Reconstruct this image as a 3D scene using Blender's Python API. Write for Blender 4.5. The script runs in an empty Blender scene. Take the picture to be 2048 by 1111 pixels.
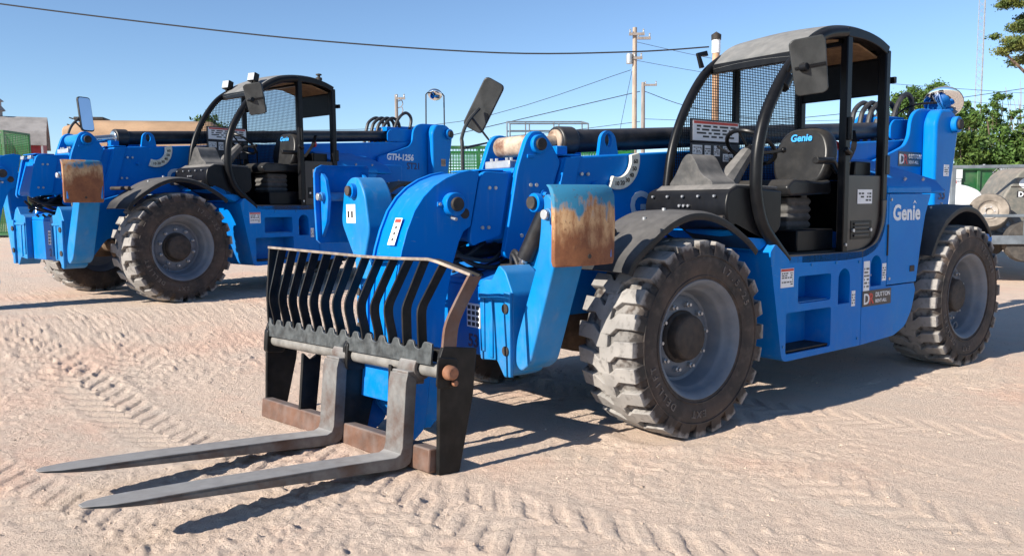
import bpy, bmesh, math, random
import numpy as np
from mathutils import Vector, Matrix, Euler
from mathutils.geometry import tessellate_polygon
R = math.radians
random.seed(7)
S = bpy.context.scene
C = S.collection

# ------------------------------------------------------------------ camera
FPX, W2, H2 = 1626.8, 1024.0, 555.5          # focal length and half size in photo pixels
CAM = Vector((4.016, 4.610, 1.498))
yaw, pitch, roll = -2.216, -0.0915, -0.009
fw = Vector((math.cos(yaw)*math.cos(pitch), math.sin(yaw)*math.cos(pitch), math.sin(pitch)))
rt = Vector((math.sin(yaw), -math.cos(yaw), 0)); up = rt.cross(fw)
rt, up = rt*math.cos(roll)+up*math.sin(roll), -rt*math.sin(roll)+up*math.cos(roll)
cd = bpy.data.cameras.new('camera'); co = bpy.data.objects.new('camera', cd); C.objects.link(co)
m = Matrix((rt, up, -fw)).transposed().to_4x4(); m.translation = CAM; co.matrix_world = m
cd.sensor_width = 36; cd.lens = FPX/(2*W2)*36; cd.clip_start = 0.05; cd.clip_end = 3000
S.camera = co

# ------------------------------------------------------------------ sky and sun
SUN_AZ, SUN_EL = R(-1.0), R(29)               # direction towards the sun, counted from +X
w = bpy.data.worlds.new('World'); S.world = w; w.use_nodes = True
nt = w.node_tree; nt.nodes.clear()
sky = nt.nodes.new('ShaderNodeTexSky'); sky.sky_type = 'NISHITA'; sky.sun_disc = False
sky.sun_elevation = SUN_EL; sky.sun_rotation = math.pi/2-SUN_AZ
sky.air_density = 1.0; sky.dust_density = 0.0; sky.ozone_density = 4.2; sky.altitude = 1200
bg = nt.nodes.new('ShaderNodeBackground'); bg.inputs[1].default_value = 0.095
wo = nt.nodes.new('ShaderNodeOutputWorld')
nt.links.new(sky.outputs[0], bg.inputs[0]); nt.links.new(bg.outputs[0], wo.inputs[0])
sl = bpy.data.lights.new('sun', 'SUN'); sl.energy = 5.0; sl.angle = R(0.5); sl.color = (1, 0.93, 0.82)
so = bpy.data.objects.new('sun', sl); C.objects.link(so); so.location = (30, 5, 30)
sd = Vector((math.cos(SUN_AZ)*math.cos(SUN_EL), math.sin(SUN_AZ)*math.cos(SUN_EL), math.sin(SUN_EL)))
so.rotation_euler = sd.to_track_quat('Z', 'Y').to_euler()
S.view_settings.view_transform = 'Standard'; S.view_settings.look = 'None'
S.view_settings.exposure = 0.8; S.view_settings.gamma = 1; S.view_settings.use_curve_mapping = False
S.render.engine = 'CYCLES'

def ray(u, v):
    return rt*((u-W2)/FPX) + up*(-(v-H2)/FPX) + fw
def at(u, v, d):                             # point at depth d along a photo pixel's direction
    return CAM + ray(u, v)*d
def on_z(u, v, z):
    r = ray(u, v); return CAM + r*((z-CAM.z)/r.z)

# ------------------------------------------------------------------ materials
MATS = {}
def mat(name, base, rough=0.5, metal=0.0, var=0.12, vscale=6.0, dust=0.0, dcol=(0.42, 0.33, 0.26), up_dust=0.0,
        col2=None, amt2=0.0, scale2=4.0, edge2=0.08, bump=0.0, bscale=60.0, coat=0.0, spec=0.5, stretch=None, fade=None, streak=0.0, scol=(0.3, 0.3, 0.3), low=0.0):
    if name in MATS: return MATS[name]
    mt = bpy.data.materials.new(name); mt.use_nodes = True; MATS[name] = mt
    t = mt.node_tree; N = t.nodes; L = t.links
    b = N['Principled BSDF']; b.inputs['Roughness'].default_value = rough; b.inputs['Metallic'].default_value = metal
    b.inputs['Coat Weight'].default_value = coat; b.inputs['Coat Roughness'].default_value = 0.15
    b.inputs['Specular IOR Level'].default_value = spec
    tc = N.new('ShaderNodeTexCoord'); vec = tc.outputs['Object']
    if stretch:
        mp = N.new('ShaderNodeMapping'); mp.inputs['Scale'].default_value = stretch; L.new(vec, mp.inputs[0]); vec = mp.outputs[0]
    def noise(scale, detail=5, rg=0.6):
        n = N.new('ShaderNodeTexNoise'); n.inputs['Scale'].default_value = scale; n.inputs['Detail'].default_value = detail
        n.inputs['Roughness'].default_value = rg; L.new(vec, n.inputs['Vector']); return n.outputs['Fac']
    def ramp(src, a, c):
        r = N.new('ShaderNodeMapRange'); r.inputs[1].default_value = a; r.inputs[2].default_value = c; r.interpolation_type = 'SMOOTHSTEP'
        L.new(src, r.inputs[0]); return r.outputs[0]
    def math_(op, a, c):
        q = N.new('ShaderNodeMath'); q.operation = op
        for i, s in enumerate((a, c)):
            if isinstance(s, (int, float)): q.inputs[i].default_value = s
            else: L.new(s, q.inputs[i])
        return q.outputs[0]
    def mix(fac, a, c):
        x = N.new('ShaderNodeMix'); x.data_type = 'RGBA'
        L.new(fac, x.inputs[0])
        for i, s in ((6, a), (7, c)):
            if isinstance(s, tuple): x.inputs[i].default_value = (*s[:3], 1)
            else: L.new(s, x.inputs[i])
        return x.outputs[2]
    lo = tuple(c*(1-var) for c in base); hi = tuple(min(1, c*(1+var)) for c in base)
    col = mix(ramp(noise(vscale), 0.3, 0.7), lo, hi)
    if col2:
        k = ramp(noise(scale2, 8, 0.65), 0.5+0.5*(0.5-amt2)-edge2, 0.5+0.5*(0.5-amt2)+edge2)
        col = mix(k, col, col2)
    if fade:
        col = mix(math_('MULTIPLY', ramp(noise(1.1, 4), 0.42, 0.7), 0.55), col, fade)
    if streak:
        m2 = N.new('ShaderNodeMapping'); m2.inputs['Scale'].default_value = (1, 1, 0.12); L.new(tc.outputs['Object'], m2.inputs[0])
        sn = N.new('ShaderNodeTexNoise'); sn.inputs['Scale'].default_value = 22; sn.inputs['Detail'].default_value = 6; L.new(m2.outputs[0], sn.inputs['Vector'])
        m3 = N.new('ShaderNodeMapping'); m3.inputs['Scale'].default_value = (0.5, 1, 4.0); m3.inputs['Rotation'].default_value = (0, 0.5, 0); L.new(tc.outputs['Object'], m3.inputs[0])
        s3 = N.new('ShaderNodeTexNoise'); s3.inputs['Scale'].default_value = 30; s3.inputs['Detail'].default_value = 3; L.new(m3.outputs[0], s3.inputs['Vector'])
        col = mix(math_('MULTIPLY', math_('MULTIPLY', ramp(sn.outputs['Fac'], 0.5, 0.75), ramp(noise(1.7), 0.45, 0.7)), streak), col, scol)
        col = mix(math_('MULTIPLY', math_('MULTIPLY', ramp(s3.outputs['Fac'], 0.68, 0.72), ramp(noise(2.3), 0.5, 0.62)), min(1, streak*2.0)), col, scol)
    if low:
        # dirt thrown up from the yard clings to the lower panels
        sz = N.new('ShaderNodeSeparateXYZ'); L.new(tc.outputs['Object'], sz.inputs[0])
        hz = N.new('ShaderNodeMapRange'); hz.inputs[1].default_value = 0.95; hz.inputs[2].default_value = 0.35; L.new(sz.outputs[2], hz.inputs[0])
        col = mix(math_('MULTIPLY', math_('MULTIPLY', hz.outputs[0], ramp(noise(9, 8, 0.7), 0.38, 0.68)), low), col, (0.30, 0.24, 0.19))
    rsrc = None
    if dust or up_dust:
        f = math_('MULTIPLY', ramp(noise(vscale*1.7, 6), 0.35, 0.75), dust)
        if up_dust:
            g = N.new('ShaderNodeNewGeometry'); sx = N.new('ShaderNodeSeparateXYZ'); L.new(g.outputs['Normal'], sx.inputs[0])
            u_ = math_('MULTIPLY', ramp(sx.outputs[2], 0.35, 0.95), up_dust)
            u_ = math_('MULTIPLY', u_, math_('ADD', math_('MULTIPLY', noise(vscale*3, 6), 0.9), 0.45))
            f = math_('MINIMUM', math_('ADD', f, u_), 0.95)
        col = mix(f, col, dcol)
        rsrc = math_('ADD', math_('MULTIPLY', f, 0.9-rough), rough)
        L.new(rsrc, b.inputs['Roughness'])
    L.new(col, b.inputs['Base Color'])
    if bump:
        bp = N.new('ShaderNodeBump'); bp.inputs['Strength'].default_value = bump; bp.inputs['Distance'].default_value = 0.01
        L.new(noise(bscale, 6), bp.inputs['Height']); L.new(bp.outputs[0], b.inputs['Normal'])
    return mt
BLUE = mat('blue_paint', (0.0, 0.165, 0.56), 0.36, var=0.05, vscale=2.5, dust=0.02, up_dust=0.12, dcol=(0.12, 0.20, 0.28), col2=(0.3, 0.4, 0.48), amt2=-0.30, scale2=14, edge2=0.012, coat=0.0, bump=0.03, bscale=8, spec=0.09, fade=(0.004, 0.22, 0.60), streak=0.34, scol=(0.15, 0.27, 0.42), low=0.10)
BLUEW = mat('worn_blue_paint', (0.0, 0.18, 0.47), 0.42, var=0.12, vscale=3, dust=0.10, up_dust=0.2, dcol=(0.22, 0.26, 0.28), col2=(0.4, 0.44, 0.44), amt2=-0.20, scale2=12, edge2=0.02, bump=0.04, bscale=20, spec=0.25, streak=0.35, scol=(0.3, 0.3, 0.28), low=0.22)
BLACK = mat('black_paint', (0.006, 0.0065, 0.008), 0.34, var=0.3, dust=0.02, up_dust=0.07, dcol=(0.16, 0.145, 0.13), bump=0.03, bscale=40, spec=0.18)
FENDER = mat('dusty_black_plastic', (0.014, 0.0145, 0.016), 0.5, var=0.2, dust=0.04, up_dust=0.42, dcol=(0.25, 0.235, 0.22), bump=0.05, bscale=30, spec=0.25)
ROOF = mat('dusty_roof_skin', (0.09, 0.093, 0.093), 0.6, var=0.15, dust=0.3, up_dust=0.45, dcol=(0.27, 0.26, 0.245))
HEADLN = mat('tan_headliner', (0.20, 0.12, 0.06), 0.9, var=0.25, vscale=12)
BROWNBLK = mat('sun_faded_black_panel', (0.022, 0.015, 0.013), 0.35, var=0.35, vscale=3, dust=0.12, dcol=(0.14, 0.09, 0.07))
VINYL = mat('black_vinyl', (0.012, 0.0125, 0.014), 0.35, var=0.2, dust=0.04, up_dust=0.16, dcol=(0.22, 0.2, 0.18), bump=0.05, bscale=25, spec=0.3)
GREYPL = mat('dusty_grey_plastic', (0.06, 0.06, 0.06), 0.7, var=0.2, dust=0.35, up_dust=0.6, dcol=(0.24, 0.225, 0.21), spec=0.25)
FORK = mat('worn_fork_steel', (0.15, 0.145, 0.138), 0.55, 0.15, var=0.35, vscale=6, dust=0.05, up_dust=0.85, dcol=(0.31, 0.30, 0.29), col2=(0.085, 0.042, 0.026), amt2=0.42, scale2=4, edge2=0.15, bump=0.08, bscale=50)
SHAFT = mat('worn_shaft_steel', (0.20, 0.19, 0.175), 0.5, 0.2, var=0.3, vscale=9, dust=0.2, up_dust=0.3, dcol=(0.32, 0.30, 0.28), col2=(0.11, 0.06, 0.04), amt2=-0.05, scale2=6, edge2=0.12, bump=0.06)
CARR = mat('chipped_black_steel', (0.008, 0.0085, 0.009), 0.4, var=0.4, vscale=5, dust=0.08, dcol=(0.2, 0.16, 0.13), col2=(0.13, 0.055, 0.028), amt2=-0.10, scale2=4.5, edge2=0.07, bump=0.06, bscale=35, spec=0.22)
BARRUST = mat('rusty_brown_bar', (0.12, 0.06, 0.038), 0.6, 0.1, var=0.3, vscale=6, dust=0.3, up_dust=0.4, dcol=(0.22, 0.2, 0.19), col2=(0.03, 0.03, 0.03), amt2=0.0, scale2=8, edge2=0.1, bump=0.1, bscale=40)
EDGE = mat('bare_rail_steel', (0.26, 0.21, 0.17), 0.5, 0.3, var=0.3, vscale=14, col2=(0.10, 0.05, 0.03), amt2=0.0, scale2=10, edge2=0.1)
COMB = mat('scuffed_comb_steel', (0.05, 0.056, 0.058), 0.4, 0.2, var=0.6, vscale=14, dust=0.12, up_dust=0.4, dcol=(0.3, 0.3, 0.29), col2=(0.22, 0.23, 0.23), amt2=-0.05, scale2=16, edge2=0.05)
RUSTPIN = mat('rusty_pin', (0.24, 0.10, 0.05), 0.7, 0.0, var=0.35, vscale=12, dust=0.15, bump=0.1)
PINTUBE = mat('dirty_pin_sleeve', (0.40, 0.31, 0.23), 0.65, 0.0, var=0.35, vscale=9, col2=(0.13, 0.05, 0.025), amt2=0.35, scale2=8, edge2=0.12, bump=0.1)
STEEL = mat('zinc_steel', (0.45, 0.46, 0.47), 0.35, 0.6, var=0.2, dust=0.15)
CHROME = mat('chrome_rod', (0.55, 0.55, 0.55), 0.15, 0.9, var=0.05)
CYL = mat('black_cylinder_tube', (0.007, 0.0075, 0.009), 0.4, var=0.3, vscale=4, dust=0.15, up_dust=0.2, dcol=(0.16, 0.14, 0.13))
DARK = mat('dark_chassis', (0.02, 0.018, 0.016), 0.7, var=0.4, dust=0.4, dcol=(0.13, 0.09, 0.065))
AXLE = mat('dirt_caked_axle', (0.10, 0.065, 0.04), 0.85, var=0.4, vscale=9, col2=(0.03, 0.025, 0.02), amt2=0.0, bump=0.3, bscale=20)
HUB = mat('black_hub', (0.025, 0.022, 0.02), 0.7, var=0.4, vscale=10, dust=0.3, up_dust=0.2, dcol=(0.15, 0.10, 0.07), bump=0.12, bscale=18)
RIM = mat('grey_rim_paint', (0.125, 0.15, 0.185), 0.5, var=0.12, dust=0.18, up_dust=0.1, dcol=(0.32, 0.28, 0.25), col2=(0.2, 0.11, 0.06), amt2=-0.3, scale2=7, edge2=0.1)
HOSE = mat('black_hose', (0.02, 0.02, 0.022), 0.5, dust=0.2, dcol=(0.2, 0.18, 0.16))
WHITE = mat('white_sticker', (0.75, 0.76, 0.77), 0.45, var=0.05)
PRINT = mat('black_print', (0.02, 0.02, 0.02), 0.5)
REDP = mat('red_print', (0.55, 0.05, 0.03), 0.5)
LETTER = mat('silver_lettering', (0.72, 0.76, 0.80), 0.4, var=0.05)
LETTERD = mat('faded_lettering', (0.55, 0.62, 0.70), 0.4, var=0.05)
STENCIL = mat('dark_stencil', (0.01, 0.02, 0.09), 0.5)
SEATBLUE = mat('blue_lettering', (0.02, 0.30, 0.75), 0.5)
DECAL = mat('black_decal', (0.025, 0.022, 0.025), 0.4)
YEL = mat('cream_dial', (0.74, 0.70, 0.58), 0.5, var=0.1, vscale=20)
ORANGE = mat('orange_plastic', (0.75, 0.22, 0.03), 0.4)
RED = mat('red_plastic', (0.6, 0.03, 0.02), 0.35)
MIRB = mat('mirror_back', (0.03, 0.032, 0.033), 0.4, var=0.3, dust=0.10, up_dust=0.1, dcol=(0.12, 0.115, 0.11), spec=0.3)
MIRG = mat('mirror_glass', (0.75, 0.78, 0.8), 0.03, 1.0, var=0.02)
LAMPG = mat('lamp_lens', (0.6, 0.62, 0.62), 0.1, 0.3)

def pad_material():
    mt = bpy.data.materials.new('rusted_pad_face'); mt.use_nodes = True
    t = mt.node_tree; N = t.nodes; L = t.links; b = N['Principled BSDF']; b.inputs['Roughness'].default_value = 0.75
    tc = N.new('ShaderNodeTexCoord'); sx = N.new('ShaderNodeSeparateXYZ'); L.new(tc.outputs['Object'], sx.inputs[0])
    mp = N.new('ShaderNodeMapping'); mp.inputs['Scale'].default_value = (1, 1, 0.35); L.new(tc.outputs['Object'], mp.inputs[0])
    n1 = N.new('ShaderNodeTexNoise'); n1.inputs['Scale'].default_value = 16; n1.inputs['Detail'].default_value = 8; n1.inputs['Roughness'].default_value = 0.7; L.new(mp.outputs[0], n1.inputs[0])
    n2 = N.new('ShaderNodeTexNoise'); n2.inputs['Scale'].default_value = 7; n2.inputs['Detail'].default_value = 8; n2.inputs['Roughness'].default_value = 0.7; L.new(tc.outputs['Object'], n2.inputs[0])
    def mr(src, a, c, d=0, e=1):
        r = N.new('ShaderNodeMapRange'); 
        for i, x in enumerate((a, c, d, e)): r.inputs[i+1].default_value = x
        L.new(src, r.inputs[0]); return r.outputs[0]
    def add(a, c, op='ADD'):
        q = N.new('ShaderNodeMath'); q.operation = op; L.new(a, q.inputs[0])
        if isinstance(c, float): q.inputs[1].default_value = c
        else: L.new(c, q.inputs[1])
        return q.outputs[0]
    def mix(f, a, c):
        x = N.new('ShaderNodeMix'); x.data_type = 'RGBA'; L.new(f, x.inputs[0])
        for i, s in ((6, a), (7, c)):
            if isinstance(s, tuple): x.inputs[i].default_value = (*s, 1)
            else: L.new(s, x.inputs[i])
        return x.outputs[2]
    rust = mix(mr(n2.outputs[0], 0.35, 0.65), (0.15, 0.052, 0.022), (0.27, 0.105, 0.04))
    tan = mix(mr(n1.outputs[0], 0.4, 0.6), (0.27, 0.12, 0.05), (0.52, 0.33, 0.17))
    oi = N.new('ShaderNodeObjectInfo'); rv = N.new('ShaderNodeVectorMath'); rv.operation = 'ADD'; cx_ = N.new('ShaderNodeCombineXYZ')
    k7 = N.new('ShaderNodeMath'); k7.operation = 'MULTIPLY'; k7.inputs[1].default_value = 37.0; L.new(oi.outputs['Random'], k7.inputs[0])
    for i_ in range(3): L.new(k7.outputs[0], cx_.inputs[i_])
    L.new(tc.outputs['Object'], rv.inputs[0]); L.new(cx_.outputs[0], rv.inputs[1]); L.new(rv.outputs[0], mp.inputs[0]); L.new(rv.outputs[0], n2.inputs[0])
    n3 = N.new('ShaderNodeTexNoise'); n3.inputs['Scale'].default_value = 5; n3.inputs['Detail'].default_value = 3; L.new(rv.outputs[0], n3.inputs[0])
    h = add(add(sx.outputs[2], mr(n1.outputs[0], 0.25, 0.75, -0.07, 0.07)), mr(n3.outputs[0], 0.3, 0.7, -0.09, 0.09))
    oz = N.new('ShaderNodeMath'); oz.operation = 'MULTIPLY'; oz.inputs[1].default_value = -0.075; L.new(oi.outputs['Object Index'], oz.inputs[0]); h = add(h, oz.outputs[0])
    col = mix(mr(h, -0.08, 0.05), rust, tan)
    col = mix(mr(h, 0.10, 0.15), col, (0.02, 0.17, 0.30))
    sp = N.new('ShaderNodeTexNoise'); sp.inputs['Scale'].default_value = 60; sp.inputs['Detail'].default_value = 4; L.new(rv.outputs[0], sp.inputs[0])
    col = mix(mr(sp.outputs[0], 0.60, 0.72, 0, 0.6), col, (0.09, 0.035, 0.018))
    L.new(col, b.inputs['Base Color'])
    bp = N.new('ShaderNodeBump'); bp.inputs['Strength'].default_value = 0.35; bp.inputs['Distance'].default_value = 0.006
    L.new(n1.outputs[0], bp.inputs['Height']); L.new(bp.outputs[0], b.inputs['Normal'])
    return mt
PAD = pad_material()

def tyre_material():
    mt = bpy.data.materials.new('dusty_tyre_rubber'); mt.use_nodes = True
    t = mt.node_tree; N = t.nodes; L = t.links; b = N['Principled BSDF']; b.inputs['Roughness'].default_value = 0.8
    tc = N.new('ShaderNodeTexCoord'); mp = N.new('ShaderNodeMapping'); mp.inputs['Scale'].default_value = (1, 0, 1); L.new(tc.outputs['Object'], mp.inputs[0])
    ln = N.new('ShaderNodeVectorMath'); ln.operation = 'LENGTH'; L.new(mp.outputs[0], ln.inputs[0])
    def nz(s, d=6):
        n = N.new('ShaderNodeTexNoise'); n.inputs['Scale'].default_value = s; n.inputs['Detail'].default_value = d; L.new(tc.outputs['Object'], n.inputs[0]); return n.outputs[0]
    def mr(src, a, c, d=0, e=1):
        r = N.new('ShaderNodeMapRange')
        for i, x in enumerate((a, c, d, e)): r.inputs[i+1].default_value = x
        L.new(src, r.inputs[0]); return r.outputs[0]
    def mix(f, a, c):
        x = N.new('ShaderNodeMix'); x.data_type = 'RGBA'; L.new(f, x.inputs[0])
        for i, s in ((6, a), (7, c)):
            if isinstance(s, tuple): x.inputs[i].default_value = (*s, 1)
            else: L.new(s, x.inputs[i])
        return x.outputs[2]
    n1 = nz(5); n2 = nz(22)
    side = mix(mr(n1, 0.35, 0.68), (0.022, 0.02, 0.019), (0.075, 0.052, 0.04))
    side = mix(mr(n2, 0.5, 0.85, 0, 0.5), side, (0.14, 0.11, 0.09))
    tread = mix(mr(n1, 0.3, 0.7), (0.20, 0.19, 0.18), (0.33, 0.31, 0.29))
    tread = mix(mr(n2, 0.55, 0.8), tread, (0.10, 0.09, 0.085))
    ad = N.new('ShaderNodeMath'); ad.operation = 'ADD'; L.new(ln.outputs['Value'], ad.inputs[0]); L.new(mr(n2, 0.3, 0.7, -0.02, 0.02), ad.inputs[1])
    col = mix(mr(ad.outputs[0], 0.585, 0.618), side, tread)
    L.new(col, b.inputs['Base Color'])
    bp = N.new('ShaderNodeBump'); bp.inputs['Strength'].default_value = 0.15; bp.inputs['Distance'].default_value = 0.01
    L.new(nz(45), bp.inputs['Height']); L.new(bp.outputs[0], b.inputs['Normal'])
    return mt
TYRE = tyre_material()

# ------------------------------------------------------------------ mesh helpers
class MB:
    def __init__(s): s.v = []; s.f = []
    def add(s, vs, fs, M=None):
        o = len(s.v); s.v += [tuple(M @ Vector(p)) for p in vs] if M else [tuple(p) for p in vs]
        s.f += [tuple(i+o for i in f) for f in fs]; return s
    def box(s, x0, x1, y0, y1, z0, z1, M=None):
        x0, x1 = min(x0, x1), max(x0, x1); y0, y1 = min(y0, y1), max(y0, y1); z0, z1 = min(z0, z1), max(z0, z1)
        vs = [(x, y, z) for x in (x0, x1) for y in (y0, y1) for z in (z0, z1)]
        return s.add(vs, [(0,1,3,2), (4,6,7,5), (0,4,5,1), (2,3,7,6), (0,2,6,4), (1,5,7,3)], M)
    def prism(s, poly, c0, c1, axis='y', M=None):
        # poly: 2D points; axis y -> (x,z); axis x -> (y,z); axis z -> (x,y)
        def p3(a, b, c): return {'y': (a, c, b), 'x': (c, a, b), 'z': (a, b, c)}[axis]
        n = len(poly); vs = [p3(a, b, c0) for a, b in poly] + [p3(a, b, c1) for a, b in poly]
        ar = sum(poly[i][0]*poly[(i+1) % n][1]-poly[(i+1) % n][0]*poly[i][1] for i in range(n))
        fl = (ar > 0) ^ (c1 < c0) ^ (axis == 'y')
        fs = [tuple(range(n))[::-1], tuple(range(n, 2*n))] + [(i, (i+1) % n, n+(i+1) % n, n+i) for i in range(n)]
        if not fl: fs = [f[::-1] for f in fs]
        return s.add(vs, fs, M)
    def tube(s, path, r, n=10, closed=False, caps=True, flat=None):
        P = [Vector(p) for p in path]; k = len(P); rings = []
        prev = None
        for i, p in enumerate(P):
            if closed: d = (P[(i+1) % k]-P[i-1])
            else: d = P[min(i+1, k-1)]-P[max(i-1, 0)]
            d.normalize()
            if prev is None:
                a = Vector((0, 0, 1)) if abs(d.z) < 0.9 else Vector((0, 1, 0)); a = (a-d*a.dot(d)).normalized()
            else: a = (prev-d*prev.dot(d)).normalized()
            prev = a; b = d.cross(a); rr = r[i] if isinstance(r, (list, tuple)) else r
            if flat: rings.append([p+a*(sa*flat[0])+b*(sb*flat[1]) for sa, sb in ((1,1),(-1,1),(-1,-1),(1,-1))])
            else: rings.append([p+(a*math.cos(q)+b*math.sin(q))*rr for q in [2*math.pi*j/n for j in range(n)]])
        if flat: n = 4
        vs = [x for g in rings for x in g]; fs = []
        for i in range(k if closed else k-1):
            o, q = i*n, ((i+1) % k)*n
            fs += [(o+j, o+(j+1) % n, q+(j+1) % n, q+j) for j in range(n)]
        if caps and not closed: fs += [tuple(range(n))[::-1], tuple(range((k-1)*n, k*n))]
        return s.add(vs, fs)
    def cyl(s, p0, p1, r0, r1=None, n=18): return s.tube([p0, p1], [r0, r0 if r1 is None else r1], n)
    def lathe(s, prof, n=32, M=None, a0=0.0, a1=2*math.pi, cap=False):
        # prof: (radius, height) about local Y
        full = abs(a1-a0-2*math.pi) < 1e-6; k = n if full else n+1; vs = []
        for j in range(k):
            a = a0+(a1-a0)*j/n
            vs += [(r*math.cos(a), h, r*math.sin(a)) for r, h in prof]
        q = len(prof); fs = []
        for j in range(n):
            j2 = (j+1) % k
            fs += [(j*q+i, j*q+i+1, j2*q+i+1, j2*q+i) for i in range(q-1)]
        return s.add(vs, fs, M)
    def ball(s, c, r, n=10, sc=(1, 1, 1)):
        prof = [(r*math.sin(math.pi*i/n)+1e-5, -r*math.cos(math.pi*i/n)) for i in range(n+1)]
        return s.lathe(prof, 2*n, Matrix.Translation(c) @ Matrix.Diagonal((*sc, 1)))
    def mesh(s, name, smooth=35):
        me = bpy.data.meshes.new(name); me.from_pydata(s.v, [], s.f); me.update()
        bm = bmesh.new(); bm.from_mesh(me); bmesh.ops.recalc_face_normals(bm, faces=bm.faces); bm.to_mesh(me); bm.free()
        if smooth:
            me.polygons.foreach_set('use_smooth', [True]*len(me.polygons)); me.set_sharp_from_angle(angle=R(smooth))
        return me
    def build(s, name, mt, parent=None, bevel=0.0, smooth=35, seg=2):
        return obj(name, s.mesh(name, smooth), mt, parent, bevel, seg)
def obj(name, me, mt, parent=None, bevel=0.0, seg=2):
    if mt and not me.materials: me.materials.append(mt)
    o = bpy.data.objects.new(name, me); C.objects.link(o); o.parent = parent
    if bevel:
        b = o.modifiers.new('bevel', 'BEVEL'); b.width = bevel; b.segments = seg; b.limit_method = 'ANGLE'; b.angle_limit = R(40)
    return o
def empty(name, loc=(0, 0, 0), rot=(0, 0, 0), parent=None):
    o = bpy.data.objects.new(name, None); C.objects.link(o); o.location = loc; o.rotation_euler = rot; o.parent = parent
    o.empty_display_size = 0.2; return o
def tag(o, label, cat, group=None, kind=None):
    if label: o['label'] = label
    if cat: o['category'] = cat
    if group: o['group'] = group
    if kind: o['kind'] = kind
    return o
def fillet(poly, r, n=4):
    out = []; k = len(poly)
    for i, p in enumerate(poly):
        rr = r[i] if isinstance(r, (list, tuple)) else r
        p = Vector(p); a = Vector(poly[i-1])-p; b = Vector(poly[(i+1) % k])-p
        if rr <= 0: out.append(tuple(p)); continue
        d = min(rr, a.length*0.49, b.length*0.49); a.normalize(); b.normalize()
        for j in range(n+1):
            t = j/n; q = p+a*d*(1-t)**2+b*d*t**2; out.append((q.x, q.y))
    return out
def smoothpath(pts, n=6):
    P = [Vector(p) for p in pts]; out = []
    for i in range(len(P)-1):
        p0, p1, p2, p3 = P[max(i-1, 0)], P[i], P[i+1], P[min(i+2, len(P)-1)]
        for j in range(n):
            t = j/n
            out.append(0.5*((2*p1)+(p2-p0)*t+(2*p0-5*p1+4*p2-p3)*t*t+(3*p1-p0-3*p2+p3)*t**3))
    out.append(P[-1]); return out
TXT = {}
def textmesh(s, size, bold=0.0, shear=0.0, depth=0.0015, align='LEFT', space=1.0):
    k = (s, size, bold, shear, depth, align, space)
    if k in TXT: return TXT[k]
    cu = bpy.data.curves.new('lettering', 'FONT'); cu.body = s; cu.size = size; cu.offset = bold*size; cu.shear = shear; cu.extrude = depth
    cu.align_x = align; cu.space_character = space; cu.resolution_u = 3
    o = bpy.data.objects.new('t', cu); C.objects.link(o); bpy.context.view_layer.update()
    me = bpy.data.meshes.new_from_object(o.evaluated_get(bpy.context.evaluated_depsgraph_get()))
    bpy.data.objects.remove(o); TXT[k] = me; return me
SIDE = Matrix(((-1, 0, 0), (0, 0, 1), (0, 1, 0))).to_4x4()       # text facing +Y
def text(s, size, mt, parent, M, name='lettering', **kw):
    me = textmesh(s, size, **kw).copy(); me.materials.clear(); me.materials.append(mt)
    o = bpy.data.objects.new(name, me); C.objects.link(o); o.parent = parent; o.matrix_local = M; return o
def side_text(s, size, mt, parent, x, y, z, **kw):
    return text(s, size, mt, parent, Matrix.Translation((x, y, z)) @ SIDE, **kw)

def holed_panel(mb, outer, holes, y, yin, depth, through=False):
    # plate facing +Y with recessed pockets
    loops = [outer]+holes
    vs3 = [[Vector((a, b, 0)) for a, b in l] for l in loops]
    flat = [p for l in loops for p in l]
    tris = tessellate_polygon(vs3)
    mb.add([(a, y, b) for a, b in flat], [tuple(t) for t in tris])
    n = len(outer)
    mb.add([(a, y, b) for a, b in outer]+[(a, yin, b) for a, b in outer], [(i, (i+1) % n, n+(i+1) % n, n+i) for i in range(n)]+([] if through else [tuple(range(n, 2*n))]))
    if through: mb.add([(a, yin, b) for a, b in flat], [tuple(t)[::-1] for t in tris])
    for h in holes:
        n = len(h)
        mb.add([(a, y, b) for a, b in h]+[(a, y-depth, b) for a, b in h], [(i, (i+1) % n, n+(i+1) % n, n+i) for i in range(n)]+([] if through else [tuple(range(n, 2*n))]))

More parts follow.
